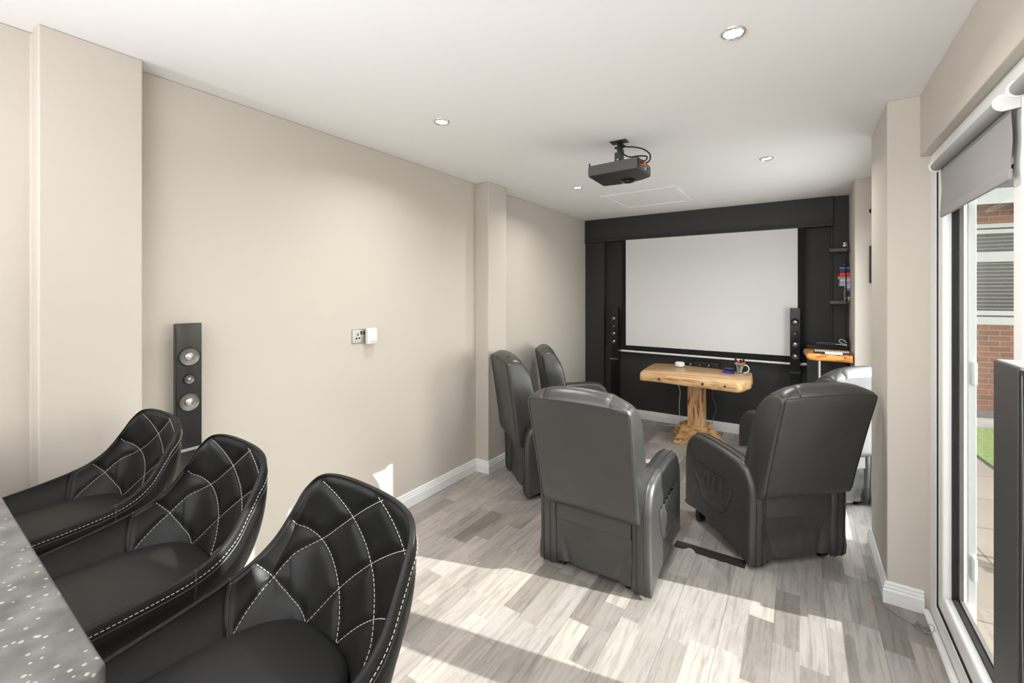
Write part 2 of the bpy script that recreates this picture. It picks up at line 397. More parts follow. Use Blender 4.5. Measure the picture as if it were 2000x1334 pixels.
# right wall: near part, header above both doors, middle pier, far pier
mb = MB()
mb.box(0.461, 0.60, -3.1, 0.62, 0, H)
mb.box(0.461, 0.60, 0.62, 2.741, 2.112, H)
mb.prism([(0.344, 2.741), (0.60, 2.741), (0.60, 3.16), (0.494, 3.16), (0.494, 3.301), (0.344, 3.301)], 'z', 0, H)
mb.box(0.461, 0.60, 3.302, 4.46, 2.112, H); mb.box(0.495, 0.60, 3.161, 3.302, 2.112, H)
mb.prism([(0.360, 4.46), (0.60, 4.46), (0.60, 5.30), (0.372, 5.30), (0.372, 5.14)], 'z', 0, H)
struct('wall_right', mb, M_wall, bevel=0.005, seg=2)
# wall behind the photographer with an opening for the added window
mb = MB()
mb.box(-2.5, -2.2, -3.25, -3.1, 0, H)
mb.box(-2.2, 0.6, -3.25, -3.1, 0, 0.45); mb.box(-2.2, 0.6, -3.25, -3.1, 2.25, H)
struct('wall_front', mb, M_wall, smooth=0)

# skirting boards, profiled
SK = [(0, 0), (0.018, 0), (0.018, 0.062), (0.014, 0.068), (0.014, 0.078), (0.010, 0.084), (0.010, 0.093), (0.005, 0.100), (0, 0.100)]
def skirting(name, path, side):
    """path of plan points; side=+1 profile to the left of travel direction"""
    mb_ = MB(); rings = []
    P = [Vector(p) for p in path]
    for i, p in enumerate(P):
        dirs = []
        if i > 0: dirs.append((P[i] - P[i - 1]).normalized())
        if i < len(P) - 1: dirs.append((P[i + 1] - P[i]).normalized())
        ns = [Vector((-d.y, d.x)) * side for d in dirs]
        if len(ns) == 2:
            b = ns[0] + ns[1]; b = b / (1 + ns[0].dot(ns[1]))
        else: b = ns[0]
        rings.append([Vector((p.x + b.x * q[0], p.y + b.y * q[0], q[1] + 0.0005)) for q in SK])
    mb_.loft(rings, True, True)
    return struct(name, mb_, M_white, smooth=20)
skirting('baseboard_left', [(-2.273, 0.634), (-2.273, 2.885), (-2.145, 2.885), (-2.145, 3.150), (-2.276, 3.150), (-2.276, 5.164)], -1)
skirting('baseboard_left_near', [(-2.27, -3.0), (-2.27, 0.348), (-2.172, 0.348), (-2.172, 0.60)], -1)
skirting('baseboard_back', [(-2.25, YB), (0.35, YB)], -1)
skirting('baseboard_right', [(0.355, 3.301), (0.344, 3.301), (0.344, 2.741), (0.474, 2.741)], -1)
skirting('baseboard_right_far', [(0.372, 5.14), (0.360, 4.46), (0.48, 4.46)], -1)
# black joinery of the screen wall
struct('trim_1', MB().box(-2.274, 0.371, YB, 5.20, 0, 0.84), M_black, bevel=0.002, seg=1)          # low panel
mb = MB().box(-2.275, 0.254, 5.095, 5.20, 2.120, H)
struct('trim_2', mb, M_black, bevel=0.003, seg=2)                                                    # pelmet
struct('trim_3', MB().box(-2.275, 0.254, 5.083, 5.095, 2.118, 2.138).box(-2.275, 0.254, 5.087, 5.095, 2.150, 2.165), M_black, bevel=0.003, seg=2)
struct('trim_4', MB().box(-2.275, -2.025, 5.11, 5.20, 0.0, 2.120), M_black, bevel=0.003, seg=2)     # left pilaster
struct('trim_5', MB().box(0.236, 0.254, 5.15, 5.20, 0.84, 2.12), M_black, bevel=0.002, seg=1)
struct('trim_6', MB().box(0.009, 0.028, 5.165, 5.20, 0.84, 2.12), M_black, bevel=0.002, seg=1)
struct('trim_7', MB().box(0.254, 0.372, 5.12, 5.20, 0.0, H), M_black, bevel=0.002, seg=1)
# ceiling hatch
hc = Vector((-1.235, 4.22))
hr = [(-1.585, 3.885), (-0.885, 3.845), (-0.889, 4.575), (-1.565, 4.590)]
def ring_frame(mb_, outer, inner, z0, z1):
    A = [mb_.bm.verts.new((p[0], p[1], z0)) for p in outer]; B = [mb_.bm.verts.new((p[0], p[1], z0)) for p in inner]
    C = [mb_.bm.verts.new((p[0], p[1], z1)) for p in outer]; D = [mb_.bm.verts.new((p[0], p[1], z1)) for p in inner]
    for i in range(4):
        j = (i + 1) % 4
        for f in ((A[i], A[j], B[j], B[i]), (C[i], C[j], D[j], D[i]), (A[i], A[j], C[j], C[i]), (B[i], B[j], D[j], D[i])): mb_.bm.faces.new(f)
def shrink(pts, k):
    cx_ = sum(p[0] for p in pts) / 4; cy_ = sum(p[1] for p in pts) / 4
    return [(p[0] + (k if p[0] < cx_ else -k), p[1] + (k if p[1] < cy_ else -k)) for p in pts]
ht = empty('ceiling_hatch', (0, 0, 0), label='white square access hatch with a moulded frame in the ceiling before the black wall', cat='hatch')
mb = MB(); ring_frame(mb, hr, shrink(hr, 0.055), H - 0.012, H - 0.0005)
obj('hatch_frame', mb, M_ceil, ht, bevel=0.004, seg=2)
mb = MB(); i1 = shrink(hr, 0.060); mb.prism(i1, 'z', H - 0.004, H - 0.0005)
pnl = obj('hatch_panel', mb, M_ceil, ht, bevel=0.002, seg=2)

# ------------------------------------------------------------------ patio doors
def patio_door(name, y0, y1, mullion=None, stile=0.085, zf=0.10, rail=0.082):
    d = empty(name, (0, 0, 0), kind='structure')
    X0, X1 = 0.495, 0.60; fj = 0.105
    f = MB(); f.box(X0, X1, y1 - fj, y1, 0, 2.111); f.box(X0, X1, y0, y0 + 0.075, 0, 2.111)
    f.box(X0, X1, y0 + 0.075, y1 - fj, 0.0, zf); f.box(X0, X1, y0 + 0.075, y1 - fj, 2.035, 2.111)
    fo = obj('door_frame', f, M_upvc, d, bevel=0.004, seg=2)
    t = MB(); t.box(0.468, 0.4945, y0 + 0.005, y1 - 0.005, 0.001, 0.028)
    obj('threshold_bead', t, M_upvc, d, bevel=0.012, seg=4)
    spans = [(y0 + 0.082, y1 - fj - 0.007)] if mullion is None else [(y0 + 0.082, mullion - 0.003), (mullion + 0.003, y1 - fj - 0.007)]
    for (a, b) in spans:
        s_ = MB(); st = stile; z0_, z1_ = zf + 0.008, 2.028
        xa, xb = 0.500, 0.566
        s_.box(xa, xb, a, a + st, z0_, z1_); s_.box(xa, xb, b - st, b, z0_, z1_)
        s_.box(xa, xb, a + st, b - st, z0_, z0_ + rail); s_.box(xa, xb, a + st, b - st, z1_ - 0.165, z1_)
        so = obj('sash', s_, M_upvc, d, bevel=0.010, seg=3)
        g = MB(); k = 0.010
        ya, yb, za, zb = a + st, b - st, z0_ + rail, z1_ - 0.165
        for (p, q, r_, t_) in ((ya, ya + k, za, zb), (yb - k, yb, za, zb), (ya, yb, za, za + k), (ya, yb, zb - k, zb)):
            g.box(0.528, 0.546, p, q, r_, t_)
        obj('gasket', g, M_rubber, so)
        sp_ = MB(); k = 0.013
        for (p, q, r_, t_) in ((ya, ya + k, za, zb), (yb - k, yb, za, zb), (ya, yb, za, za + k), (ya, yb, zb - k, zb)):
            sp_.box(0.549, 0.562, p, q, r_, t_)
        obj('spacer_bar', sp_, mat('grey_spacer', (0.20, 0.18, 0.16), 0.4), so)
        pn = MB(); pn.box(0.5465, 0.5490, ya, yb, za, zb)
        obj('pane', pn, M_glass, so)
        pn = MB(); pn.box(0.5620, 0.5640, ya, yb, za, zb)
        obj('pane', pn, M_glass, so)
    # outer side of the frame with hinges, seen through the glass
    e = MB(); e.box(0.574, 0.60, y1 - 0.198, y1 - 0.165, 0.10, 2.035)
    eo = obj('outer_stile', e, M_upvc, d, bevel=0.003, seg=2)
    for zz in (0.30, 1.10):
        h_ = MB(); h_.box(0.578, 0.598, y1 - 0.226, y1 - 0.197, zz, zz + 0.10)
        obj('hinge', h_, M_upvc, eo, bevel=0.010, seg=3)
    # black slots between frame and sash
    bl = MB(); bl.box(0.4975, 0.520, y1 - fj - 0.0095, y1 - fj + 0.0005, zf, 2.03); bl.box(0.4975, 0.520, y0 + 0.076, y1 - fj - 0.001, zf - 0.001, zf + 0.0115); bl.box(0.4975, 0.520, y0 + 0.076, y1 - fj - 0.001, 2.025, 2.036)
    obj('weather_seal', bl, M_rubber, d)
    return d
patio_door('door_1', 0.62, 2.741, 1.74, 0.075)
patio_door('door_2', 3.16, 4.46, None, 0.075, zf=0.055, rail=0.07)

# unseen window added behind the photographer to let in sky light
wd = empty('fill_window', (0, 0, 0), kind='structure')
mb = MB()
for x0 in (-2.2, -0.835, 0.53): mb.box(x0, x0 + 0.07, -3.2, -3.14, 0.45, 2.25)
mb.box(-2.2, 0.6, -3.2, -3.14, 0.45, 0.52); mb.box(-2.2, 0.6, -3.2, -3.14, 2.18, 2.25)
obj('window_frame', mb, M_upvc, wd, bevel=0.004, seg=2)
obj('pane', MB().box(-2.13, 0.53, -3.172, -3.168, 0.52, 2.18), M_glass, wd)

# ------------------------------------------------------------------ outdoors
struct('ground_paving', MB().box(0.60, 9.0, -6, 9.6, -0.30, -0.15), M_pave, smooth=0)
tag(bpy.data.objects['ground_paving'], None)
def poly_slab(name, pts, z0, z1, m):
    return obj(name, MB().prism(pts, 'z', z0, z1), m, smooth=0)
lw = poly_slab('lawn', [(1.25, 7.40), (1.43, 6.75), (1.49, 6.0), (1.55, 5.35), (9, 4.8), (9, 8.4), (2.0, 7.55), (1.28, 7.45)], -0.15, -0.135, M_grass)
tag(lw, 'short green lawn beyond the beige paving outside the glass door', 'grass', kind='stuff')
pth = poly_slab('ground_path', [(0.6, 7.5), (2.0, 7.56), (9, 8.41), (9, 9.9), (0.6, 8.6)], -0.15, -0.138, M_concrete); tag(pth, kind='structure')

bh = empty('brick_house', (1.95, 8.67, -0.15), math.radians(9.3), label='red brick house wall with a white framed blind-covered window outside the glass door', cat='house')
# local: x along facade, y into the building, z up from the ground
mb = MB()
mb.box(-7, -4.0, 0, 0.3, 0, 2.75); mb.box(1.6, 6, 0, 0.3, 0, 2.75)
mb.box(-4.0, 1.6, 0, 0.3, 0, 1.20); mb.box(-4.0, 1.6, 0, 0.3, 2.60, 2.95)
obj('brick_wall', mb, M_brick, bh, smooth=0)
wf = MB()
for a, b_ in ((1.20, 1.31), (1.33, 1.395), (2.07, 2.21), (2.46, 2.52), (2.54, 2.60)):
    wf.box(-4.0, 1.6, -0.03, 0.08, a, b_)
for x0 in (-4.0, -2.6, -1.2, 1.0, 1.53): wf.box(x0, x0 + 0.07, -0.03, 0.08, 1.30, 2.6)
wfo = obj('window_frame', wf, M_upvc, bh, bevel=0.006, seg=2)
obj('pane', MB().box(-4.0, 1.6, 0.05, 0.06, 1.30, 2.60), M_pane, wfo)
sl = MB(); zz = 1.42
while zz < 2.46:
    if not (2.05 < zz < 2.22): sl.box(-4.0, 1.55, 0.018, 0.040, zz, zz + 0.008)
    zz += 0.052
obj('venetian_blind', sl, M_slat, wfo)
rf = MB(); rf.prism([(-0.35, 2.85), (-0.35, 3.02), (3.5, 5.2), (3.5, 4.9)], 'x', -7.3, 6.3)
obj('roof', rf, M_tile, bh)
obj('fascia_board', MB().box(-7.3, 6.3, -0.37, -0.35, 2.82, 3.02), M_upvc, bh, bevel=0.004)
fb = tag(obj('garden_chair', MB().tube(catmull([(1.62, 4.05, 0.42), (1.72, 4.02, 0.395), (1.86, 3.98, 0.385), (2.0, 3.95, 0.41), (2.1, 3.9, 0.46)], 8), [0.012] + [0.03] * 31 + [0.012], 10), M_whitepl), 'curved white garden chair arm outside the glass door before the brick wall', 'chair')
fbp = fb
for (x_, y_) in ((1.70, 4.02), (2.05, 3.93)):
    obj('leg', MB().cyl((x_, y_, -0.149), (x_, y_, 0.40), 0.014, 12), M_whitepl, fb)

# ------------------------------------------------------------------ downlights (they are lamps and give light)
LP = [(-0.20, 1.72), (-1.605, 1.74), (-0.197, 3.432), (-1.615, 3.466)]
LN = ['nearest recessed ceiling spotlight with a chrome ring, above the sunlit floor', 'recessed ceiling spotlight with chrome ring nearest the long beige wall socket',
      'recessed ceiling spotlight near the projector, on the patio door side', 'recessed ceiling spotlight beside the hatch, just left of the projector']
def downlight(x, y, label, vis=True):
    e = empty('ceiling_spotlight', (x, y, H), label=label, cat='ceiling light', group='recessed ceiling spotlights')
    obj('trim_ring', MB().lathe([(0.030, -0.001), (0.0325, -0.006), (0.036, -0.008), (0.0405, -0.005), (0.042, -0.0005)], n=40), M_chrome, e, smooth=60)
    obj('lens', MB().lathe([(0.0305, -0.0005), (0.0305, -0.003), (0.02, -0.0045), (0.002, -0.005)], n=32), M_lamp, e, smooth=60)
    d = bpy.data.lights.new('spotlight_bulb', 'AREA'); d.shape = 'DISK'; d.size = 0.06; d.energy = 5.5 if y > 1 else 0.8; d.color = (1, 0.97, 0.945); d.spread = math.radians(150)
    o = bpy.data.objects.new('spotlight_bulb', d); col.objects.link(o); o.parent = e; o.location = (0, 0, -0.012)
for (x, y), lb in zip(LP, LN): downlight(x, y, lb)
for (x, y), lb in (((-0.20, 0.0), 'unseen added ceiling spotlight over the photographer'), ((-1.605, 0.0), 'unseen added ceiling spotlight over the bar'),
                   ((-0.20, -1.7), 'rearmost unseen added ceiling spotlight on the door side'), ((-1.605, -1.7), 'rearmost unseen added ceiling spotlight on the long wall side')):
    downlight(x, y, lb)  # four unseen spotlights added out of view as fill

# ------------------------------------------------------------------ recliners
ARM = [(0.0, 0.03), (-0.006, 0.20), (-0.010, 0.36), (0.0, 0.45), (0.03, 0.51), (0.08, 0.548), (0.17, 0.566), (0.30, 0.576), (0.43, 0.580), (0.51, 0.570), (0.565, 0.535),
       (0.605, 0.475), (0.62, 0.40), (0.622, 0.25), (0.62, 0.12), (0.60, 0.083), (0.50, 0.092), (0.38, 0.092), (0.27, 0.085), (0.17, 0.068), (0.09, 0.045), (0.04, 0.03)]
def smooth_closed(pts, n=4):
    out = []; N = len(pts)
    for i in range(N):
        a, b, c, d = pts[i - 1], pts[i], pts[(i + 1) % N], pts[(i + 2) % N]
        for k in range(n):
            t = k / n
            out.append(tuple(0.5 * (2 * q + (r - p) * t + (2 * p - 5 * q + 4 * r - s_) * t * t + (3 * q - p - 3 * r + s_) * t ** 3) for p, q, r, s_ in zip(a, b, c, d)))
    return out
ARMS = smooth_closed(ARM, 3)
def inset_poly(pts, k):
    out = []; N = len(pts)
    for i in range(N):
        a = Vector(pts[i - 1]); b = Vector(pts[(i + 1) % N]); t = (b - a)
        if t.length < 1e-9: out.append(pts[i]); continue
        t.normalize(); nrm = Vector((-t.y, t.x))
        out.append((pts[i][0] + nrm.x * k, pts[i][1] + nrm.y * k))
    return out
# orientation: ARM runs rear-bottom -> up -> front (clockwise), inward normal is to the right of travel
def inward(pts, k): return inset_poly(pts, -k)

def recliner(loc, rz, label, lean=0.08, top=0.93, crown=0.065, creased=1.0, seed=0.0, Z0=0.378, hwd=0.0):
    R = empty('recliner_armchair', (*loc, 0), math.radians(rz), label=label, cat='armchair', group='black recliner armchairs facing the screen')
    # arms
    for sgn in (-1, 1):
        xo, xi = 0.305 * sgn, 0.205 * sgn
        mb_ = MB(); prof = ARMS; rings = []
        W_ = abs(xo - xi)
        for t, k in ((0.0, 0.028), (0.003, 0.018), (0.010, 0.008), (0.022, 0.002), (0.034, 0.0), (W_ / 2, -0.003), (W_ - 0.034, 0.0), (W_ - 0.022, 0.002), (W_ - 0.010, 0.008), (W_ - 0.003, 0.018), (W_, 0.028)):
            x = xo - sgn * t; q = inward(prof, k)
            rings.append([Vector((x, p[0] * 1.0, p[1])) if pr[1] > 0.16 else Vector((x, pr[0] + (p[0] - pr[0]) * (0.9 if pr[1] > 0.11 else 0.25), pr[1] + (p[1] - pr[1]) * 0.12)) for p, pr in zip(q, prof)])
        mb_.loft(rings, True, True)
        arm = obj('arm', mb_, M_leather, R, smooth=60)
        pp = MB()
        for t in (0.030, W_ - 0.030):
            x = xo - sgn * t; q = inward(prof, -0.0012)
            pp.tube([(x, p[0], p[1]) for p in q], 0.0028, 6, closed=True)
        obj('piping', pp, M_seam, arm)
        # side pocket
        pk = MB(); NU, NV = 34, 16; rows = []
        uA, zA, uB, zB, zb = 0.50, 0.415, 0.145, 0.385, 0.185
        for j in range(NV + 1):
            v = j / NV; row = []
            for i in range(NU + 1):
                s_ = i / NU
                u_ = uA + (uB - uA) * s_
                ztop = zA + (zB - zA) * s_
                e_ = abs(2 * s_ - 1)
                zbot = zb + (ztop - zb) * (e_ ** 4) * 0.92
                z_ = ztop + (zbot - ztop) * v
                edge = (1 - e_ ** 6) * min(1, (1 - v) * 5)
                puff = 0.016 * math.sin(PI * min(1, v * 0.9 + 0.05)) ** 0.6 * edge
                wr = 0.006 * math.sin(s_ * 42 + 3 * nz(s_ * 5, v * 2, seed)) * max(0, 1 - v * 1.9) * edge + 0.008 * nz(s_ * 4 + v * 5, v * 4, seed + 3) * edge
                row.append(Vector((sgn * (0.3055 + max(0.0006, puff + wr)), u_, z_)))
            rows.append(row)
        pk.grid(rows)
        pko = obj('pocket', pk, M_leather, arm, smooth=80)
        hem = MB(); hem.tube([r + Vector((sgn * 0.001, 0, 0.001)) for r in rows[0]], 0.003, 6)
        outl = [rows[j][0] for j in range(NV + 1)] + [rows[NV][i] for i in range(1, NU)] + [rows[j][NU] for j in range(NV, -1, -1)]
        hem.tube(outl, 0.0022, 6)
        obj('hem', hem, M_seam, pko)
    # seat cushion
    mb_ = MB(); rows = []
    NX, NY = 14, 16
    prof = [(0.03, 0.30), (0.03, 0.40), (0.05, 0.425), (0.15, 0.435), (0.30, 0.445), (0.45, 0.45), (0.56, 0.44), (0.61, 0.41), (0.63, 0.36), (0.63, 0.30), (0.55, 0.28), (0.1, 0.28)]
    prof = smooth_closed(prof, 3)
    for i in range(NX + 1):
        x = -0.212 + 0.424 * i / NX; e_ = abs(2 * i / NX - 1)
        k = 0.02 * max(0, e_ - 0.7) / 0.3
        q = inset_poly(prof, -k); dz = 0.015 * (1 - e_ ** 2)
        rows.append([Vector((x, p[0], p[1] + (dz if p[1] > 0.38 else 0))) for p in q])
    mb_.loft(rows, True, True); obj('seat', mb_, M_leather, R, smooth=60)
    # footrest panel at the front
    mb_ = MB(); mb_.box(-0.203, 0.203, 0.59, 0.638, 0.11, 0.285); obj('footrest', mb_, M_leather, R, bevel=0.018, seg=4)
    # backrest
    mb_ = MB(); rings = []; rearline_L = []; rearline_R = []; crownrows = {}
    hw0, hw1 = 0.262 + hwd, 0.268 + hwd; HR = top - Z0
    stations = [-1.0, -0.995, -0.98, -0.955, -0.92, -0.86, -0.80, -0.72, -0.66, -0.645, -0.63, -0.5, -0.35, -0.2, 0, 0.2, 0.35, 0.5, 0.63, 0.645, 0.66, 0.72, 0.80, 0.86, 0.92, 0.955, 0.98, 0.995, 1.0]
    base = [(0.0, 0.0, 0), (-0.002, 0.13 / 0.52, 0), (0.0, 0.26 / 0.52, 0), (0.001, 0.39 / 0.52, 0), (0.0, 0.48 / 0.52, 0), (0.004, 1.0, 0.05), (0.022, 1.02, 0.35), (0.05, 1.025, 0.75), (0.085, 1.015, 1.0), (0.12, 0.985, 1.0), (0.150, 0.92, 0.7), (0.170, 0.83, 0.35), (0.180, 0.68, 0.1), (0.182, 0.45, 0), (0.178, 0.2, 0), (0.165, 0.03, 0), (0.08, -0.01, 0)]
    base = smooth_closed(base, 3)
    for si in stations:
        a = abs(si); e_ = crown * (1 - a ** 3.2)
        kk = 0.016 * max(0, (a - 0.90) / 0.10) ** 2.5
        groove = 0.006 if 0.636 < a < 0.652 else 0
        ring = []
        for (t, h, c) in base:
            z = Z0 + h * HR + c * e_ + 0.010 * (1 - a * a) * (1 if h > 0.95 else 0) - groove * (1 if c > 0.05 else 0.0)
            # edge rounding: pull towards section centre
            tt = t + (0.09 - t) / 0.09 * kk * 0.55 if kk else t
            if kk: z = z - kk * (1 if h > 0.9 else (-0.3 if h < 0.05 else 0))
            hh = max(0.0, min(1.0, (z - Z0) / HR))
            x = si * (hw0 + (hw1 - hw0) * hh)
            y = tt - 0.05 - lean * max(0, (z - Z0)) / HR
            # soft creases in the vinyl
            if a < 0.9: y += creased * (0.004 * nz(x * 6 + seed, z * 5, seed) + 0.0015 * nz(x * 18, z * 9 + seed, 2.0)) * (1 if t < 0.02 else 0.3)
            ring.append(Vector((x, y, z)))
        rings.append(ring)
    mb_.loft(rings, True, True)
    bk = obj('backrest', mb_, M_leather, R, smooth=55)
    # seams of the backrest
    pp = MB()
    idx = 15  # sample on the rear-top edge
    nb = len(base)
    rear_top = [r[idx] + Vector((0, -0.001, 0.001)) for r in rings[2:-2]]
    pp.tube(rear_top, 0.0026, 6)
    for r in (rings[3], rings[-4]):
        pp.tube([p + Vector((0, -0.001, 0)) for p in r[0:idx + 1]], 0.0024, 6)
        pp.tube([p for p in r[idx + 3:42]], 0.0022, 6)
    for r in (rings[9], rings[-10]):
        pp.tube([p + Vector((0, 0, 0.0042)) for p in r[idx:idx + 14]], 0.0022, 6)
    obj('piping', pp, M_seam, bk)
    # band under the backrest and loose skirt
    mb_ = MB(); mb_.box(-0.207, 0.207, 0.004, 0.06, 0.266, 0.430)
    obj('rear_band', mb_, M_leather, R, bevel=0.006, seg=2)
    sk = MB(); rows = []
    for j in range(19):
        v = j / 18; row = []
        for i in range(33):
            s_ = i / 32; x = -0.206 + 0.412 * s_
            z = 0.275 - 0.235 * v - 0.012 * math.sin(PI * s_) * 0
            z += 0.02 * v * (abs(2 * s_ - 1) ** 3) * -0.3
            tri = abs(2 * s_ - 1)
            y = 0.016 + 0.034 * math.sin(PI * v) * (1 - tri ** 3) * 0.5 + 0.016 * max(0, 1 - abs(tri - (1 - 0.35 * v)) / 0.10) * v
            y += creased * 0.006 * nz(s_ * 4 + seed, v * 3, seed + 7)
            row.append(Vector((x, y, z)))
        rows.append(row)
    rows2 = [[p + Vector((0, 0.012, 0)) for p in r] for r in rows]
    sk.grid(rows); sk.grid([r[::-1] for r in rows2]); sk.grid([rows[0], rows2[0]]); sk.grid([rows2[-1], rows[-1]])
    sk.grid([[r[0] for r in rows2], [r[0] for r in rows]]); sk.grid([[r[-1] for r in rows], [r[-1] for r in rows2]])
    bmesh.ops.remove_doubles(sk.bm, verts=sk.bm.verts[:], dist=1e-5)
    obj('rear_skirt', sk, M_leather, R, smooth=80)
    # underframe and castors
    obj('base_frame', MB().box(-0.19, 0.19, 0.08, 0.56, 0.15, 0.28), M_plastic, R, smooth=0)
    for (x, y) in ((-0.25, 0.52), (0.25, 0.52), (-0.19, 0.055), (0.19, 0.055)):
        c_ = MB(); c_.cyl((x, y, 0.05), (x, y, 0.10), 0.010, 12)
        c_.cyl((x - 0.020, y, 0.0265), (x - 0.004, y, 0.0265), 0.026, 20); c_.cyl((x + 0.004, y, 0.0265), (x + 0.020, y, 0.0265), 0.026, 20)
        c_.box(x - 0.022, x + 0.022, y - 0.018, y + 0.018, 0.042, 0.062)
        obj('castor', c_, M_plastic, R, smooth=40)
    lv = MB(); lv.tube([(0.203, 0.36, 0.36), (0.186, 0.37, 0.40), (0.180, 0.42, 0.44), (0.184, 0.46, 0.44)], 0.008, 8)
    obj('recline_lever', lv, M_plastic, R)
    return R
recliner((-0.900, 2.095), 0, 'black recliner armchair seen from behind, in the centre, sunlight at its foot', lean=0.150, top=0.945, crown=0.055, seed=1.0)
recliner((-0.005, 2.845), 44, 'black recliner armchair turned left next to the beige pillar, pocket on its near side', lean=0.150, top=0.955, crown=0.050, seed=5.0, Z0=0.402, hwd=0.014)
recliner((-1.855, 2.845), -41, 'black recliner armchair against the left wall pier, nearer of the two on the left', lean=0.09, top=0.970, crown=0.045, seed=9.0)
recliner((-1.975, 3.68), -53, 'black recliner armchair in the far left corner beyond the wall pier', lean=0.09, top=0.925, crown=0.050, seed=12.0)
recliner((0.235, 3.715), 47, 'black recliner armchair half hidden behind the beige pillar, sun on its back', lean=0.12, top=0.925, crown=0.06, seed=15.0)

# ------------------------------------------------------------------ bar and stools
bar = empty('bar_counter', (-1.6, -0.2, 0), label='grey speckled bar counter in the bottom left corner with bar stools along it', cat='counter')
mb = MB(); N = 12
bp_ = [(-2.155 + 1.6, 0.172 + 0.2), ]
pts = [(-0.555, 0.385), (0.900, 0.362)]
r_ = 0.012
for k in range(7):
    a = math.radians(90 - 15 * k); pts.append((0.923 + r_ * math.cos(a), 0.350 + r_ * math.sin(a)))
pts += [(0.935, -0.60), (-0.555, -0.60)]
mb.prism(pts, 'z', 1.010, 1.050)
obj('worktop', mb, M_bar, bar, bevel=0.006, seg=3)
obj('bar_front', MB().box(-0.555, 0.88, -0.45, 0.05, 0.0, 1.009), M_wall, bar, smooth=0)

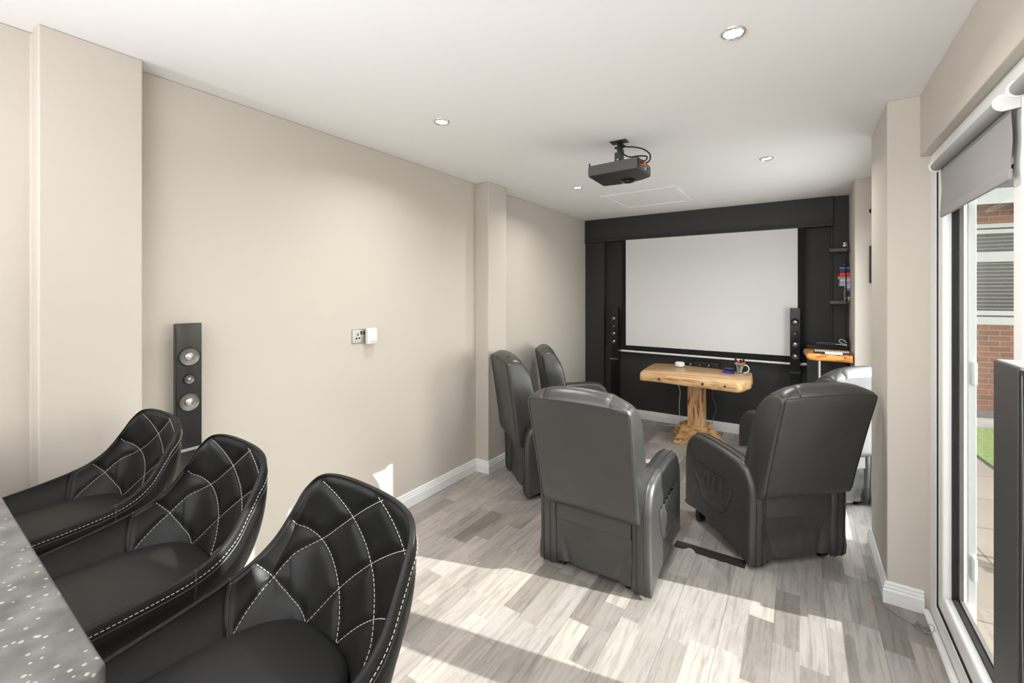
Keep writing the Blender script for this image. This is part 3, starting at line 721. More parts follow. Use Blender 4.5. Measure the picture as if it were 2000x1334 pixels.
RIMC = [(0.165, -0.235, 0.800), (0.185, -0.17, 0.818), (0.198, -0.08, 0.832), (0.207, 0.02, 0.845), (0.213, 0.09, 0.857), (0.212, 0.14, 0.874), (0.205, 0.18, 0.903), (0.196, 0.21, 0.942), (0.190, 0.235, 0.981), (0.183, 0.256, 1.017), (0.164, 0.271, 1.040), (0.128, 0.281, 1.050), (0.07, 0.288, 1.054), (0.0, 0.290, 1.055)]
BOTC = [(x, y, 0.775) for x, y in ((0.140, -0.235), (0.150, -0.17), (0.157, -0.08), (0.161, 0.02), (0.162, 0.07), (0.158, 0.11), (0.150, 0.14), (0.138, 0.163), (0.122, 0.18), (0.104, 0.19), (0.080, 0.198), (0.055, 0.203), (0.03, 0.206), (0.0, 0.208))]
def make_stool():
    R = empty('bar_stool', (0, 0, 0))
    n = 14
    half_r = catmull(RIMC, n); half_b = catmull(BOTC, n)
    rim = [(-p[0], p[1], p[2]) for p in half_r] + [p for p in half_r[-2::-1]]
    bot = [(-p[0], p[1], p[2]) for p in half_b] + [p for p in half_b[-2::-1]]
    NP = len(rim)
    # outward plan normals of rim
    nor = []
    for i in range(NP):
        a = Vector(rim[max(0, i - 2)][:2]); b = Vector(rim[min(NP - 1, i + 2)][:2]); t = (b - a).normalized()
        nor.append(Vector((-t.y, t.x, 0)))
    # make sure they point outward
    for i in range(NP):
        if nor[i].dot(Vector((rim[i][0], rim[i][1] + 0.02, 0))) < 0: nor[i] = -nor[i]
    # arc length along mid line
    arc = [0.0]
    for i in range(1, NP):
        m0 = (Vector(rim[i - 1]) + Vector(bot[i - 1])) / 2; m1 = (Vector(rim[i]) + Vector(bot[i])) / 2
        arc.append(arc[-1] + Vector((m1.x - m0.x, m1.y - m0.y)).length)
    mid = arc[-1] / 2; arc = [a - mid for a in arc]
    jr = 4 * n + 4                      # index of the joint between arm and back on each side
    NV = 44
    Q0 = 0.035
    A_, B_, H0 = 0.158, 0.130, 0.258
    def raw(fi, v):
        i = max(0, min(NP - 1.001, fi)); k = int(i); t = i - k
        r = Vector(rim[k]).lerp(Vector(rim[min(k + 1, NP - 1)]), t); b = Vector(bot[k]).lerp(Vector(bot[min(k + 1, NP - 1)]), t)
        nn = nor[k].lerp(nor[min(k + 1, NP - 1)], t)
        p = b.lerp(r, v)
        hgt = (r.z - b.z)
        p = p + nn * (0.035 * math.sin(PI * v * 0.95) * min(1, hgt / 0.25))     # bowl outwards
        q = arc[k] + (arc[min(k + 1, NP - 1)] - arc[k]) * t
        return p, nn, q
    def qpuff(q, z, fi):
        # distance to the diamond lines in metres
        h = z - 0.78 - H0
        best = 9
        L = math.hypot(1 / A_, 1 / B_)
        for s_ in (1, -1):
            g = (q - Q0) / A_ + s_ * h / B_
            d = abs(g - round(g)) / L
            best = min(best, d)
        return best
    def inner(fi, v):
        p, nn, q = raw(fi, v)
        back = jr <= fi <= NP - 1 - jr
        d = 0.0
        if back:
            bd = qpuff(q, p.z, fi)
            d = 0.0065 * (1 - math.exp(-(bd / 0.011) ** 1.6)) * min(1, (1 - v) * 22)
        dj = min(abs(fi - jr), abs(fi - (NP - 1 - jr)))
        if dj < 3: d -= 0.004 * (1 - dj / 3)
        return p - nn * d, nn
    rows = []
    for j in range(NV + 1):
        v = j / NV
        rows.append([inner(i, v)[0] for i in range(NP)])
    # rim roll
    th = 0.013
    for k in range(1, 7):
        a = PI * k / 6
        row = []
        for i in range(NP):
            hw = th / 2
            c = Vector(rim[i]) + nor[i] * hw
            row.append(c + (-nor[i] * math.cos(a)) * hw + Vector((0, 0, 0.004 * math.sin(a))))
        rows.append(row)
    outer0 = rows[-1]
    NO = 20
    for k in range(1, NO + 1):
        v = k / NO; row = []
        for i in range(NP):
            o = outer0[i]; b = Vector(bot[i])
            tgt = Vector((b.x * 1.02, b.y * 1.06, 0.700))
            p = o.lerp(tgt, v)
            p += nor[i] * (0.032 * math.sin(PI * v) ** 0.8)
            p.z = o.z + (0.700 - o.z) * (v ** 0.85)
            if k == 2: p -= nor[i] * 0.002
            row.append(p)
        rows.append(row)
    mb_ = MB(); mb_.grid(rows)
    sh = obj('shell', mb_, M_pleather, R, smooth=180)
    # closing floor of the shell
    last = rows[-1]
    mb_ = MB(); c = Vector((0, 0, 0.700))
    mb_.grid([[p.copy() for p in last], [p * 0.5 + c * 0.5 for p in last], [Vector((0, p.y * 0.2, 0.699)) for p in last]])
    # front apron joins both ends
    e0 = [r[0] for r in rows[NV + 6:]]; e1 = [r[-1] for r in rows[NV + 6:]]
    mb_.grid([e0, [a.lerp(b, 0.25) + Vector((0, -0.03, 0)) for a, b in zip(e0, e1)], [a.lerp(b, 0.5) + Vector((0, -0.04, 0)) for a, b in zip(e0, e1)], [a.lerp(b, 0.75) + Vector((0, -0.03, 0)) for a, b in zip(e0, e1)], e1])
    obj('underside', mb_, M_pleather, R, smooth=60)
    # seat pad
    mb_ = MB(); NA = 72; rws = []
    def outline(a):
        # superellipse seat plan, rounded rear
        cx, cy = math.cos(a), math.sin(a)
        x = 0.168 * (abs(cx) ** 0.62) * (1 if cx >= 0 else -1)
        y = (0.205 if cy >= 0 else 0.235) * (abs(cy) ** (0.86 if cy >= 0 else 0.5)) * (1 if cy >= 0 else -1)
        return x, y
    for (s_, z) in ((1.0, 0.735), (1.0, 0.765), (0.995, 0.780), (0.97, 0.789), (0.93, 0.7935), (0.85, 0.797), (0.7, 0.802), (0.5, 0.806), (0.3, 0.808), (0.1, 0.809)):
        rws.append([Vector((outline(2 * PI * k / NA)[0] * s_, outline(2 * PI * k / NA)[1] * s_, z)) for k in range(NA)])
    mb_.loft(rws, True, True); obj('seat', mb_, mat('stool_seat_leatherette', (0.014, 0.014, 0.0135), 0.5, spec=0.45), R, smooth=60)
    # stitching: dashes on the diamond lines and around the rim
    st = MB()
    def dash(p, q, r=0.00062):
        d = (q - p)
        if d.length < 1e-5: return
        u = d.normalized(); a = u.orthogonal().normalized(); b = u.cross(a)
        A4 = [st.bm.verts.new(p + a * r * x + b * r * y) for x, y in ((1, 1), (-1, 1), (-1, -1), (1, -1))]
        B4 = [st.bm.verts.new(q + a * r * x + b * r * y) for x, y in ((1, 1), (-1, 1), (-1, -1), (1, -1))]
        for i in range(4): st.bm.faces.new([A4[i], A4[(i + 1) % 4], B4[(i + 1) % 4], B4[i]])
        st.bm.faces.new(A4[::-1]); st.bm.faces.new(B4)
    def dashes(pl, L=0.0062, G=0.0030, r=0.00062):
        # pl polyline
        acc = 0.0; seg_start = None; on = True; nxt = L
        cur = pl[0]; start = pl[0]; pos = 0.0
        for a, b in zip(pl[:-1], pl[1:]):
            d = (b - a).length; t0 = 0.0
            while d - t0 > nxt:
                t0 += nxt; p = a.lerp(b, t0 / d)
                if on: dash(start, p, r)
                else: start = p
                on = not on; nxt = L if on else G
            nxt -= (d - t0)
    import bisect
    qs = arc
    def fi_of_q(q):
        k = bisect.bisect_left(qs, q); k = max(1, min(NP - 1, k))
        return k - 1 + (q - qs[k - 1]) / max(1e-9, (qs[k] - qs[k - 1]))
    qmax = qs[NP - 1 - jr]
    for s_ in (1, -1):
        for kk in range(-5, 9):
            pl = []
            for z_i in range(0, 130):
                h = z_i * 0.29 / 129
                q = (kk - s_ * (h - H0) / B_) * A_ + Q0
                if abs(q) > qmax - 0.003:
                    if len(pl) > 3: dashes(pl)
                    pl = []; continue
                fi = fi_of_q(q)
                # find v so that z == 0.78+h
                zr = Vector(rim[int(fi)]).lerp(Vector(rim[min(NP - 1, int(fi) + 1)]), fi - int(fi)).z
                v = (0.78 + h - 0.775) / (zr - 0.775)
                if v > 0.975:
                    if len(pl) > 3: dashes(pl)
                    pl = []; continue
                p, nn = inner(fi, v); pl.append(p - nn * 0.0012)
            if len(pl) > 3: dashes(pl)
    # rim stitching on the outside and vertical seams
    dashes([rows[NV + 6 + 1][i] + nor[i] * 0.0012 for i in range(NP)], 0.0055, 0.003, 0.00065)
    obj('stitching', st, M_stitch, sh, smooth=0)
    sm = MB()
    for i in (jr, NP - 1 - jr):
        sm.tube([rows[j][i] + (Vector(nor[i]) * (-0.0005 if j <= NV else 0.0005)) for j in range(2, NV + 6 + NO - 2)], 0.0016, 5)
    sm.tube([rows[NV + 6 + 2][i] + nor[i] * 0.0005 for i in range(NP)], 0.0016, 5)
    obj('seam', sm, M_seam, sh)
    # pedestal
    obj('column', MB().lathe([(0.027, 0.02), (0.027, 0.36), (0.018, 0.365), (0.018, 0.70)], n=28), M_chrome, R, smooth=40)
    fr = MB(); fr.tube([(0.15 * math.sin(2 * PI * k / 32), -0.10 - 0.10 * math.cos(2 * PI * k / 32), 0.30) for k in range(32)], 0.010, 10, closed=True); fr.tube([(0, 0, 0.30), (0, -0.01, 0.30)], 0.034, 20)
    obj('footrest', fr, M_chrome, R)
    obj('base_disc', MB().lathe([(0.205, 0.0), (0.205, 0.006), (0.16, 0.014), (0.06, 0.026), (0.028, 0.034)], n=48), M_chrome, R, smooth=50)
    return R
st0 = make_stool()
SX = [(-0.808, 0.325, -4, 'black quilted bar stool nearest the camera, largest of the three'),
      (-1.340, 0.318, -2, 'black quilted bar stool in the middle of the three at the bar'),
      (-1.872, 0.312, 0, 'black quilted bar stool nearest the wall, in front of the slim tower speaker')]
for i, (x, y, a, lb) in enumerate(SX):
    o = st0 if i == 0 else copy_tree(st0)
    o.location = (x, y, 0); o.rotation_euler = (0, 0, math.radians(a))
    tag(o, lb, 'bar stool', 'black quilted bar stools along the counter')

# ------------------------------------------------------------------ speakers
def driver(parent, x, z, r, m_cone, m_cap, ydir=-1, y=0.0):
    c = MB(); c.lathe([(r, 0.0), (r * 1.0, 0.004), (r * 0.90, 0.006), (r * 0.82, 0.002), (r * 0.44, -0.006)], (0, 0, 0), 40, 'y', Matrix.Translation((x, y, z)) @ Matrix.Scale(ydir, 4, (0, 1, 0)))
    d = obj('driver_cone', c, m_cone, parent, smooth=50)
    k = MB(); k.lathe([(r * 0.44, -0.006), (r * 0.42, 0.001), (r * 0.25, 0.005), (0.001, 0.006)], (0, 0, 0), 32, 'y', Matrix.Translation((x, y, z)) @ Matrix.Scale(ydir, 4, (0, 1, 0)))
    obj('dust_cap', k, m_cap, d, smooth=50)
    return d
def tower(name, loc, rz, label, w_, top, split, drivers, cone, cap, rot=None, dpt=0.055, fw=0.09):
    R = empty(name, loc, rz, label=label, cat='speaker', group=None, rot=rot)
    obj('cabinet', MB().box(-w_ / 2, w_ / 2, 0, dpt, split + 0.012, top), M_gloss, R, bevel=0.003, seg=2)
    obj('lower_column', MB().box(-w_ / 2 + 0.002, w_ / 2 - 0.002, 0.003, dpt, 0.02, split), M_gloss, R, bevel=0.002, seg=2)
    obj('chrome_band', MB().box(-w_ / 2 - 0.001, w_ / 2 + 0.001, -0.001, dpt, split, split + 0.012), M_chrome, R)
    obj('foot_plate', MB().box(-fw, fw, -0.08, dpt + 0.02, 0, 0.02), M_gloss, R, bevel=0.004, seg=2)
    for (z, r) in drivers: driver(R, 0, z, r, cone, cap, 1, -0.001)
    return R
# drivers face local -Y; lathe axis y scaled so that +h points to -y
def driver(parent, x, z, r, m_cone, m_cap, ydir=-1, y=0.0):
    T = Matrix.Translation((x, y, z)) @ Matrix.Scale(-1, 4, (0, 1, 0))
    c = MB(); c.lathe([(r, 0.0), (r, 0.004), (r * 0.90, 0.006), (r * 0.84, 0.003), (r * 0.46, 0.0005), (r * 0.46, 0.0)], (0, 0, 0), 40, 'y', T)
    d = obj('driver_cone', c, m_cone, parent, smooth=50)
    k = MB(); k.lathe([(r * 0.43, 0.0), (r * 0.42, 0.004), (r * 0.26, 0.0075), (0.001, 0.009)], (0, 0, 0), 32, 'y', T)
    obj('dust_cap', k, m_cap, d, smooth=50)
    g = MB(); g.tube([(x + r * 0.96 * math.cos(2 * PI * q / 40), y - 0.0045, z + r * 0.96 * math.sin(2 * PI * q / 40)) for q in range(40)], 0.0022, 6, closed=True)
    obj('surround', g, M_rubber, d)
    return d
tower('tower_speaker', (-1.858, 5.005, 0), 0, 'slim black tower speaker left of the projection screen', 0.090, 1.32, 0.700, [(1.188, 0.033), (1.095, 0.018), (1.010, 0.033), (0.915, 0.033)], M_darkcone, M_steel)
tower('tower_speaker', (-0.048, 4.99, 0), 0, 'slim black tower speaker overlapping the right edge of the projection screen', 0.083, 1.340, 0.715, [(1.207, 0.035), (1.095, 0.018), (0.995, 0.035), (0.880, 0.035)], M_darkcone, M_steel, fw=0.055)
s3 = tower('tower_speaker', (-2.200, 0.800, 0), PI / 2, 'slim grey-black tower speaker with two large silver drivers against the left wall', 0.096, 1.349, 0.800, [(1.205, 0.040), (1.108, 0.021), (1.010, 0.040)], M_cone, M_steel, dpt=0.030)
s3.rotation_euler = (0, 0, PI / 2)
for c_ in s3.children:
    if c_.name.startswith('cabinet'): pass
# centre speaker behind the table
cs = empty('centre_speaker', (-0.915, 5.09, 0.668), label='long low black speaker with three silver drivers under the screen, behind the pine table', cat='speaker')
obj('cabinet', MB().box(-0.187, 0.187, 0, 0.07, 0, 0.072), M_plastic, cs, bevel=0.004, seg=2)
for x, r in ((-0.10, 0.026), (-0.005, 0.020), (0.085, 0.026)): driver(cs, x, 0.038, r, M_darkcone, M_steel if r > 0.022 else M_cone, y=-0.001)
obj('wall_bracket', MB().box(-0.05, 0.05, 0.07, 0.0745, -0.02, 0.05), M_plastic, cs)

# ------------------------------------------------------------------ projection screen
ps = empty('projection_screen', (-0.879, 5.075, 0), label='large white pull-down projection screen with black border on the black wall', cat='projection screen')
def sheet(x0, x1, z0, z1, y, cur=0.0, th=0.0012):
    mb_ = MB(); rows = []
    for j in range(25):
        v = j / 24; row = []
        for i in range(25):
            s_ = i / 24; x = x0 + (x1 - x0) * s_; z = z1 + (z0 - z1) * v
            if cur: x += (s_ * 2 - 1) * (-1 if s_ > .5 else 1) * 0
            yy = y + 0.006 * math.sin(s_ * 5 + 1) * v + 0.004 * nz(s_ * 2, v * 2, 1)
            row.append(Vector((x, yy, z)))
        rows.append(row)
    r2 = [[p + Vector((0, th, 0)) for p in r] for r in rows]
    mb_.grid(rows); mb_.grid([r[::-1] for r in r2]); mb_.grid([rows[0], r2[0]]); mb_.grid([r2[-1], rows[-1]])
    mb_.grid([[r[0] for r in r2], [r[0] for r in rows]]); mb_.grid([[r[-1] for r in rows], [r[-1] for r in r2]])
    bmesh.ops.remove_doubles(mb_.bm, verts=mb_.bm.verts[:], dist=1e-6)
    return mb_
obj('black_border', sheet(-0.910, 0.905, 0.805, 2.118, 0.0014), M_screenb, ps, smooth=60)
obj('viewing_surface', sheet(-0.860, 0.851, 0.868, 2.117, 0.0), M_screen, ps, smooth=60)
bb = MB(); bb.tube([(-0.925, 0.0, 0.800), (0.90, 0.0, 0.792)], 0.0115, 14)
obj('bottom_bar', bb, M_whitepl, ps)
for x in (-0.930, 0.905):
    obj('end_cap', MB().tube([(x - 0.018, 0, 0.7975), (x + 0.018, 0, 0.7975)], 0.014, 14), M_steel if x < 0 else M_whitepl, ps)

# ------------------------------------------------------------------ pine table
tb = empty('pine_table', (-0.88, 4.66, 0), label='small varnished pine pedestal table with live edges below the screen', cat='table')
top = [(-1.318, 4.275), (-1.335, 4.40), (-1.350, 4.62), (-1.352, 4.84), (-1.335, 4.91), (-1.290, 4.945), (-1.10, 4.955), (-0.90, 4.915), (-0.70, 4.890), (-0.52, 4.862), (-0.425, 4.842), (-0.395, 4.80), (-0.398, 4.70),
       (-0.372, 4.60), (-0.380, 4.50), (-0.372, 4.42), (-0.395, 4.33), (-0.410, 4.24), (-0.440, 4.178), (-0.50, 4.165), (-0.70, 4.190), (-0.90, 4.208), (-1.10, 4.232), (-1.22, 4.240), (-1.295, 4.242)]
top = [(x + 0.88, y - 4.66) for x, y in top]; topS = smooth_closed(top, 4)
mb_ = MB(); rings = []
for z, k in ((0.632, 0.010), (0.6345, 0.004), (0.641, 0.0), (0.670, -0.003), (0.698, 0.0), (0.7065, 0.002), (0.710, 0.007)):
    q = topS
    cxm = 0; ring = []
    for i, p in enumerate(q):
        v = Vector(p); u = v.normalized() if v.length else v
        wob = 0.006 * nz(p[0] * 9, p[1] * 9, z * 16) + (0.012 * nz(p[0] * 4, p[1] * 6, z * 26) if p[0] > 0.40 or z < 0.66 else 0)
        ring.append(Vector((p[0] - u.x * (k - wob), p[1] - u.y * (k - wob), z)))
    rings.append(ring)
mb_.loft(rings, True, True); tt = obj('tabletop', mb_, M_pine, tb, smooth=50)
kn = MB()
for x, z in ((-0.245, 0.668), (0.145, 0.672), (0.33, 0.675)):
    yy = -0.418 - 0.077 * (x + 0.415) / 0.795 + 0.002 
    kn.lathe([(0.013, 0.012), (0.012, -0.003), (0.006, -0.007), (0.001, -0.008)], (x, yy, z), 14, 'y')
obj('knot', kn, mat('dark_knot', (0.09, 0.045, 0.025), 0.4), tt)
mb_ = MB(); rings = []
hw = 0.080
for k in range(13):
    z = 0.165 + (0.634 - 0.165) * k / 12; ring = []
    for m_ in range(32):
        a = 2 * PI * m_ / 32; cx_, sy_ = math.cos(a), math.sin(a)
        q = max(abs(cx_), abs(sy_)); x, y = cx_ / q * hw, sy_ / q * hw
        rr = 1 - 0.06 * (abs(cx_ * sy_) * 2) ** 6 + 0.035 * nz(a * 2.2, z * 4, 3)
        ring.append(Vector((x * rr, y * rr + 0.06, z)))
    rings.append(ring)
mb_.loft(rings, True, True); obj('pedestal_post', mb_, M_pinev, tb, smooth=50)
mb_ = MB(); rings = []
for z, k in ((0.003, 0.118), (0.01, 0.122), (0.10, 0.122), (0.158, 0.120), (0.165, 0.116)):
    rings.append([Vector((k * x, k * y + 0.06, z)) for x, y in ((-1, -1), (1, -1), (1, 1), (-1, 1))])
mb_.loft(rings, True, True); obj('base_block', mb_, M_pinee, tb, bevel=0.004, seg=2)
for a in (240, 330, 150, 60):
    ar = math.radians(a); T = Matrix.Translation((0, 0.06, 0)) @ Matrix.Rotation(ar, 4, 'Z')
    L0, L1 = 0.110, (0.335 if a == 330 else 0.285)
    ft = MB(); ft.prism([(L0, 0.0), (L1, 0.0), (L1 + 0.01, 0.012), (L1 - 0.012, 0.032), (L0 + 0.06, 0.150), (L0, 0.150)], 'y', -0.040, 0.040, T)
    obj('foot', ft, M_pinee, tb, bevel=0.004, seg=2)

# things on the table
sp_ = obj('smart_speaker', MB().lathe([(0.030, 0.0005), (0.044, 0.004), (0.049, 0.014), (0.049, 0.026), (0.046, 0.044), (0.034, 0.052), (0.004, 0.054)], (0, 0, 0), 40), M_whitepl, None, smooth=70)
sp_.location = (-1.065, 4.80, 0.711); tag(sp_, 'small round white smart speaker on the pine table', 'speaker')
bx = MB(); bx.box(-0.050, 0.050, -0.035, 0.035, 0.0, 0.020)
bc = obj('blue_case', bx, M_blue, None, bevel=0.006, seg=3); bc.location = (-0.590, 4.705, 0.7115); bc.rotation_euler = (0, 0, -0.15)
tag(bc, 'small bright blue plastic case on the pine table beside the glass jug', 'case')
bx = MB(); bx.box(-0.042, 0.042, -0.03, 0.03, 0.0, 0.022)
wl_ = obj('wallet', bx, M_plastic, None, bevel=0.008, seg=3); wl_.location = (-0.588, 4.712, 0.7325); wl_.rotation_euler = (0, 0, -0.2)
tag(wl_, 'small black case lying on top of the bright blue case', 'case')
jg = empty('glass_jug', (-0.492, 4.665, 0.7112), label='clear glass jug with a handle, holding black, red and green ended sticks', cat='jug')
jb = MB(); jb.lathe([(0.040, 0.0), (0.041, 0.008), (0.041, 0.10), (0.039, 0.10), (0.038, 0.012), (0.001, 0.010)], (0, 0, 0), 36); obj('jug_body', jb, M_jug, jg, smooth=50)
jh = MB(); jh.tube(catmull([(0.038, 0, 0.088), (0.062, 0, 0.090), (0.080, 0, 0.068), (0.078, 0, 0.040), (0.058, 0, 0.020), (0.038, 0, 0.016)], 6), 0.0055, 10); obj('handle', jh, mat('clear_handle', (0.62, 0.63, 0.62), 0.15, spec=0.8), jg)
rim_ = MB(); rim_.tube([(0.040 * math.cos(2 * PI * k / 36), 0.040 * math.sin(2 * PI * k / 36), 0.100) for k in range(36)], 0.0022, 8, closed=True); rim_.tube([(0.039 * math.cos(2 * PI * k / 36), 0.039 * math.sin(2 * PI * k / 36), 0.004) for k in range(36)], 0.003, 8, closed=True)
obj('jug_rim', rim_, mat('clear_handle', (0.62, 0.63, 0.62), 0.15, spec=0.8), jg)
sticks = [(-0.020, 0.004, -0.030, 0.150, M_plastic, 'black-tipped stick at the left of the glass jug'), (-0.004, -0.016, -0.006, 0.128, M_red, 'red-tipped stick at the front of the glass jug'),
          (0.008, 0.012, 0.010, 0.140, M_plastic, 'black-tipped stick in the middle of the glass jug'), (0.016, -0.008, 0.024, 0.118, M_green, 'green-tipped stick in the glass jug'),
          (0.022, 0.008, 0.034, 0.148, M_plastic, 'black-tipped stick at the right of the glass jug'), (0.026, -0.004, 0.040, 0.122, M_red, 'red-tipped stick beside the jug handle')]
for x0, y0, x1, z1, m_, lb in sticks:
    s_ = empty('dart_stick', (-0.492, 4.665, 0.7112), label=lb, cat='stick', group='coloured sticks standing in the glass jug')
    a = Vector((x0 * 0.6, y0, 0.014)); b = Vector((x1, y0, z1 - 0.02))
    obj('shaft', MB().cyl(a, b, 0.0028, 8), M_paper, s_)
    d_ = (b - a).normalized()
    obj('tip', MB().tube([b - d_ * 0.012, b, b + d_ * 0.012, b + d_ * 0.020], [0.005, 0.010, 0.011, 0.006], 14), m_, s_)
# cables below the table
cb = obj('white_cable', MB().tube(catmull([(-1.135, 5.00, 0.66), (-1.145, 5.0, 0.60), (-1.130, 5.0, 0.50), (-1.105, 5.0, 0.41), (-1.112, 5.0, 0.29), (-1.118, 5.02, 0.18), (-1.120, 5.06, 0.08), (-1.135, 5.10, 0.012), (-1.20, 5.06, 0.006), (-1.28, 5.00, 0.006)], 8), 0.0032, 8), M_whitepl)
tag(cb, 'thin white cable hanging down to the floor left of the pine table post', 'cable')
cb = obj('grey_cable', MB().tube(catmull([(-0.80, 5.09, 0.52), (-0.795, 5.12, 0.42), (-0.80, 5.13, 0.36), (-0.77, 5.135, 0.28), (-0.765, 5.13, 0.22), (-0.79, 5.12, 0.14), (-0.80, 5.10, 0.02)], 8), 0.0026, 8), M_cone)
tag(cb, 'thin grey cable down the black wall right of the pine table post', 'cable')

# ------------------------------------------------------------------ corner shelving to the right of the screen
def shelf(z, label):
    o = obj('floating_shelf', MB().box(0.219, 0.371, 4.97, 5.119, z, z + 0.034).box(0.2195, 0.2535, 5.119, 5.149, z, z + 0.034), mat('shelf_black', (0.06, 0.06, 0.058), 0.5), None, bevel=0.002, seg=1)
    o.location = (0, 0, 0); return tag(o, label, 'shelf', 'black floating shelves in the corner')
shelf(1.862, 'upper small black floating shelf in the corner, silver ornament on it')
shelf(1.382, 'lower small black floating shelf in the corner, under the stack of game boxes')
orn = MB(); orn.lathe([(0.012, 0.0), (0.020, 0.008), (0.024, 0.024), (0.016, 0.034), (0.020, 0.044), (0.014, 0.054), (0.002, 0.058)], (0, 0, 0), 24)
o_ = obj('silver_ornament', orn, M_chrome, None, smooth=60); o_.location = (0.334, 5.02, 1.897); tag(o_, 'small silver ornament on the upper black shelf in the corner', 'ornament')
def block(name, x0, x1, z0, z1, m_, label, cat, group=None, y0=4.985, y1=5.11, spine=None):
    r = empty(name, ((x0 + x1) / 2, (y0 + y1) / 2, z0), label=label, cat=cat, group=group)
    hx, hy, h = (x1 - x0) / 2, (y1 - y0) / 2, z1 - z0
    obj('cover', MB().box(-hx, hx, -hy, hy, 0, h), m_, r, bevel=min(0.002, h * 0.2), seg=2)
    return r
zb_ = 1.417
GB = 'boxes stacked on the lower corner shelf'
block('game_case', 0.345, 0.368, zb_, zb_ + 0.020, M_yellow, 'thin yellow case at the bottom of the small pile on the lower corner shelf', 'case', GB)
block('game_case', 0.345, 0.368, zb_ + 0.0205, zb_ + 0.032, M_paper, 'thin white case just above the yellow case on the lower corner shelf', 'case', GB)
block('game_case', 0.340, 0.368, zb_ + 0.0325, zb_ + 0.060, M_plastic, 'black case above the white case on the lower corner shelf', 'case', GB)
block('game_case', 0.340, 0.368, zb_ + 0.0605, zb_ + 0.088, M_plastic, 'black case just under the blue case in the lower shelf pile', 'case', GB)
block('game_case', 0.336, 0.368, zb_ + 0.0885, zb_ + 0.108, M_bluec, 'small blue case in the pile on the lower corner shelf', 'case', GB)
block('game_case', 0.340, 0.368, zb_ + 0.1085, zb_ + 0.132, M_paper, 'white case above the small blue case in the lower shelf pile', 'case', GB)
block('patterned_box', 0.327, 0.3385, zb_, zb_ + 0.132, noise_color(mat('speckled_box', (0.2, 0.2, 0.2), 0.6), (0.02, 0.02, 0.02), (0.45, 0.42, 0.36), 120), 'upright black and white speckled box beside the thin yellow case', 'box')
zc = zb_ + 0.1335
GS = 'board game boxes stacked in the corner'
ST = [(0.293, 0.012, M_paper, 'pale grey box at the bottom of the game box stack'), (0.296, 0.030, M_lilac, 'lilac box low in the game box stack'), (0.296, 0.018, M_paper, 'white box above the lilac box in the stack'),
      (0.283, 0.020, noise_color(mat('greenish_card', (0.45, 0.46, 0.42), 0.6), (0.36, 0.38, 0.34), (0.52, 0.53, 0.48), 30), 'wide pale green-grey box under the red one in the stack'), (0.284, 0.010, M_red, 'thin wide red box under the thick red box'), (0.294, 0.028, M_red, 'thick bright red box in the stack in the corner'),
      (0.294, 0.034, M_plastic, 'dark box between the red and blue boxes in the corner stack'), (0.292, 0.016, M_bluec, 'blue box near the top of the stack in the corner')]
for x0, h, m_, lb in ST:
    block('game_box', x0, 0.369, zc, zc + h, m_, lb, 'box', GS); zc += h + 0.0005
cn = obj('game_controller', MB().lathe([(0.010, 0.0), (0.022, 0.006), (0.028, 0.018), (0.024, 0.030), (0.002, 0.034)], (0, 0, 0), 20), M_cab, None, smooth=60)
cn.scale = (1.1, 1.4, 1); cn.location = (0.332, 5.03, zc); tag(cn, 'dark rounded gadget on top of the stack of game boxes', 'gadget')
cb = obj('black_cable', MB().tube(catmull([(0.352, 4.960, 1.885), (0.340, 4.955, 1.80), (0.336, 4.955, 1.70), (0.340, 4.955, 1.50), (0.346, 4.955, 1.40), (0.335, 4.96, 1.26), (0.338, 4.96, 1.10), (0.350, 4.96, 1.03), (0.352, 4.93, 1.008)], 8), 0.0045, 8), M_rubber)
tag(cb, 'black cable hanging down past the corner shelves and game boxes', 'cable')

# low black cabinet with a set-top box, and the live edge slab in front
bk_ = empty('black_sideboard', (0.19, 4.95, 0), label='small black cabinet in the right corner, partly behind the orange wood slab', cat='cabinet')
obj('cabinet_top', MB().box(-0.150, 0.165, -0.02, 0.16, 0.962, 1.002), M_gloss, bk_, bevel=0.004, seg=2)
obj('cabinet_body', MB().box(-0.145, 0.16, 0.0, 0.16, 0.0, 0.9615), M_plastic, bk_, bevel=0.003, seg=2)
o_ = obj('media_box', MB().box(-0.073, 0.073, -0.05, 0.05, 0.0, 0.030), mat('dark_grey_plastic', (0.03, 0.03, 0.03), 0.5), None, bevel=0.003, seg=2); o_.location = (0.189, 5.02, 1.0115)
o_.location = (0.189, 5.02, 1.0025); tag(o_, 'flat dark media player box on the black cabinet in the corner', 'media player')
cb = obj('white_cable', MB().tube(catmull([(0.262, 4.975, 1.015), (0.30, 4.965, 1.016), (0.345, 4.955, 1.010), (0.340, 4.955, 1.035), (0.318, 4.955, 1.060), (0.296, 4.955, 1.062), (0.290, 4.955, 1.045), (0.305, 4.955, 1.030), (0.35, 4.95, 1.012)], 8), 0.0032, 8), M_whitepl)
tag(cb, 'looped white cable beside the media box on the corner cabinet', 'cable')
cc = MB()
for k in range(4):
    cc.tube(catmull([(0.350 - 0.004 * k, 4.90 - 0.012 * k, 1.10 - 0.01 * k), (0.338 + 0.006 * k, 4.88, 1.05), (0.350, 4.86 - 0.01 * k, 1.00 + 0.004), (0.354, 4.84 - 0.006 * k, 1.04), (0.352, 4.86, 1.09)], 8), 0.0035, 8)
o_ = obj('cable_bundle', cc, M_rubber); tag(o_, 'tangled bundle of black cables at the wall above the orange slab shelf', 'cable')

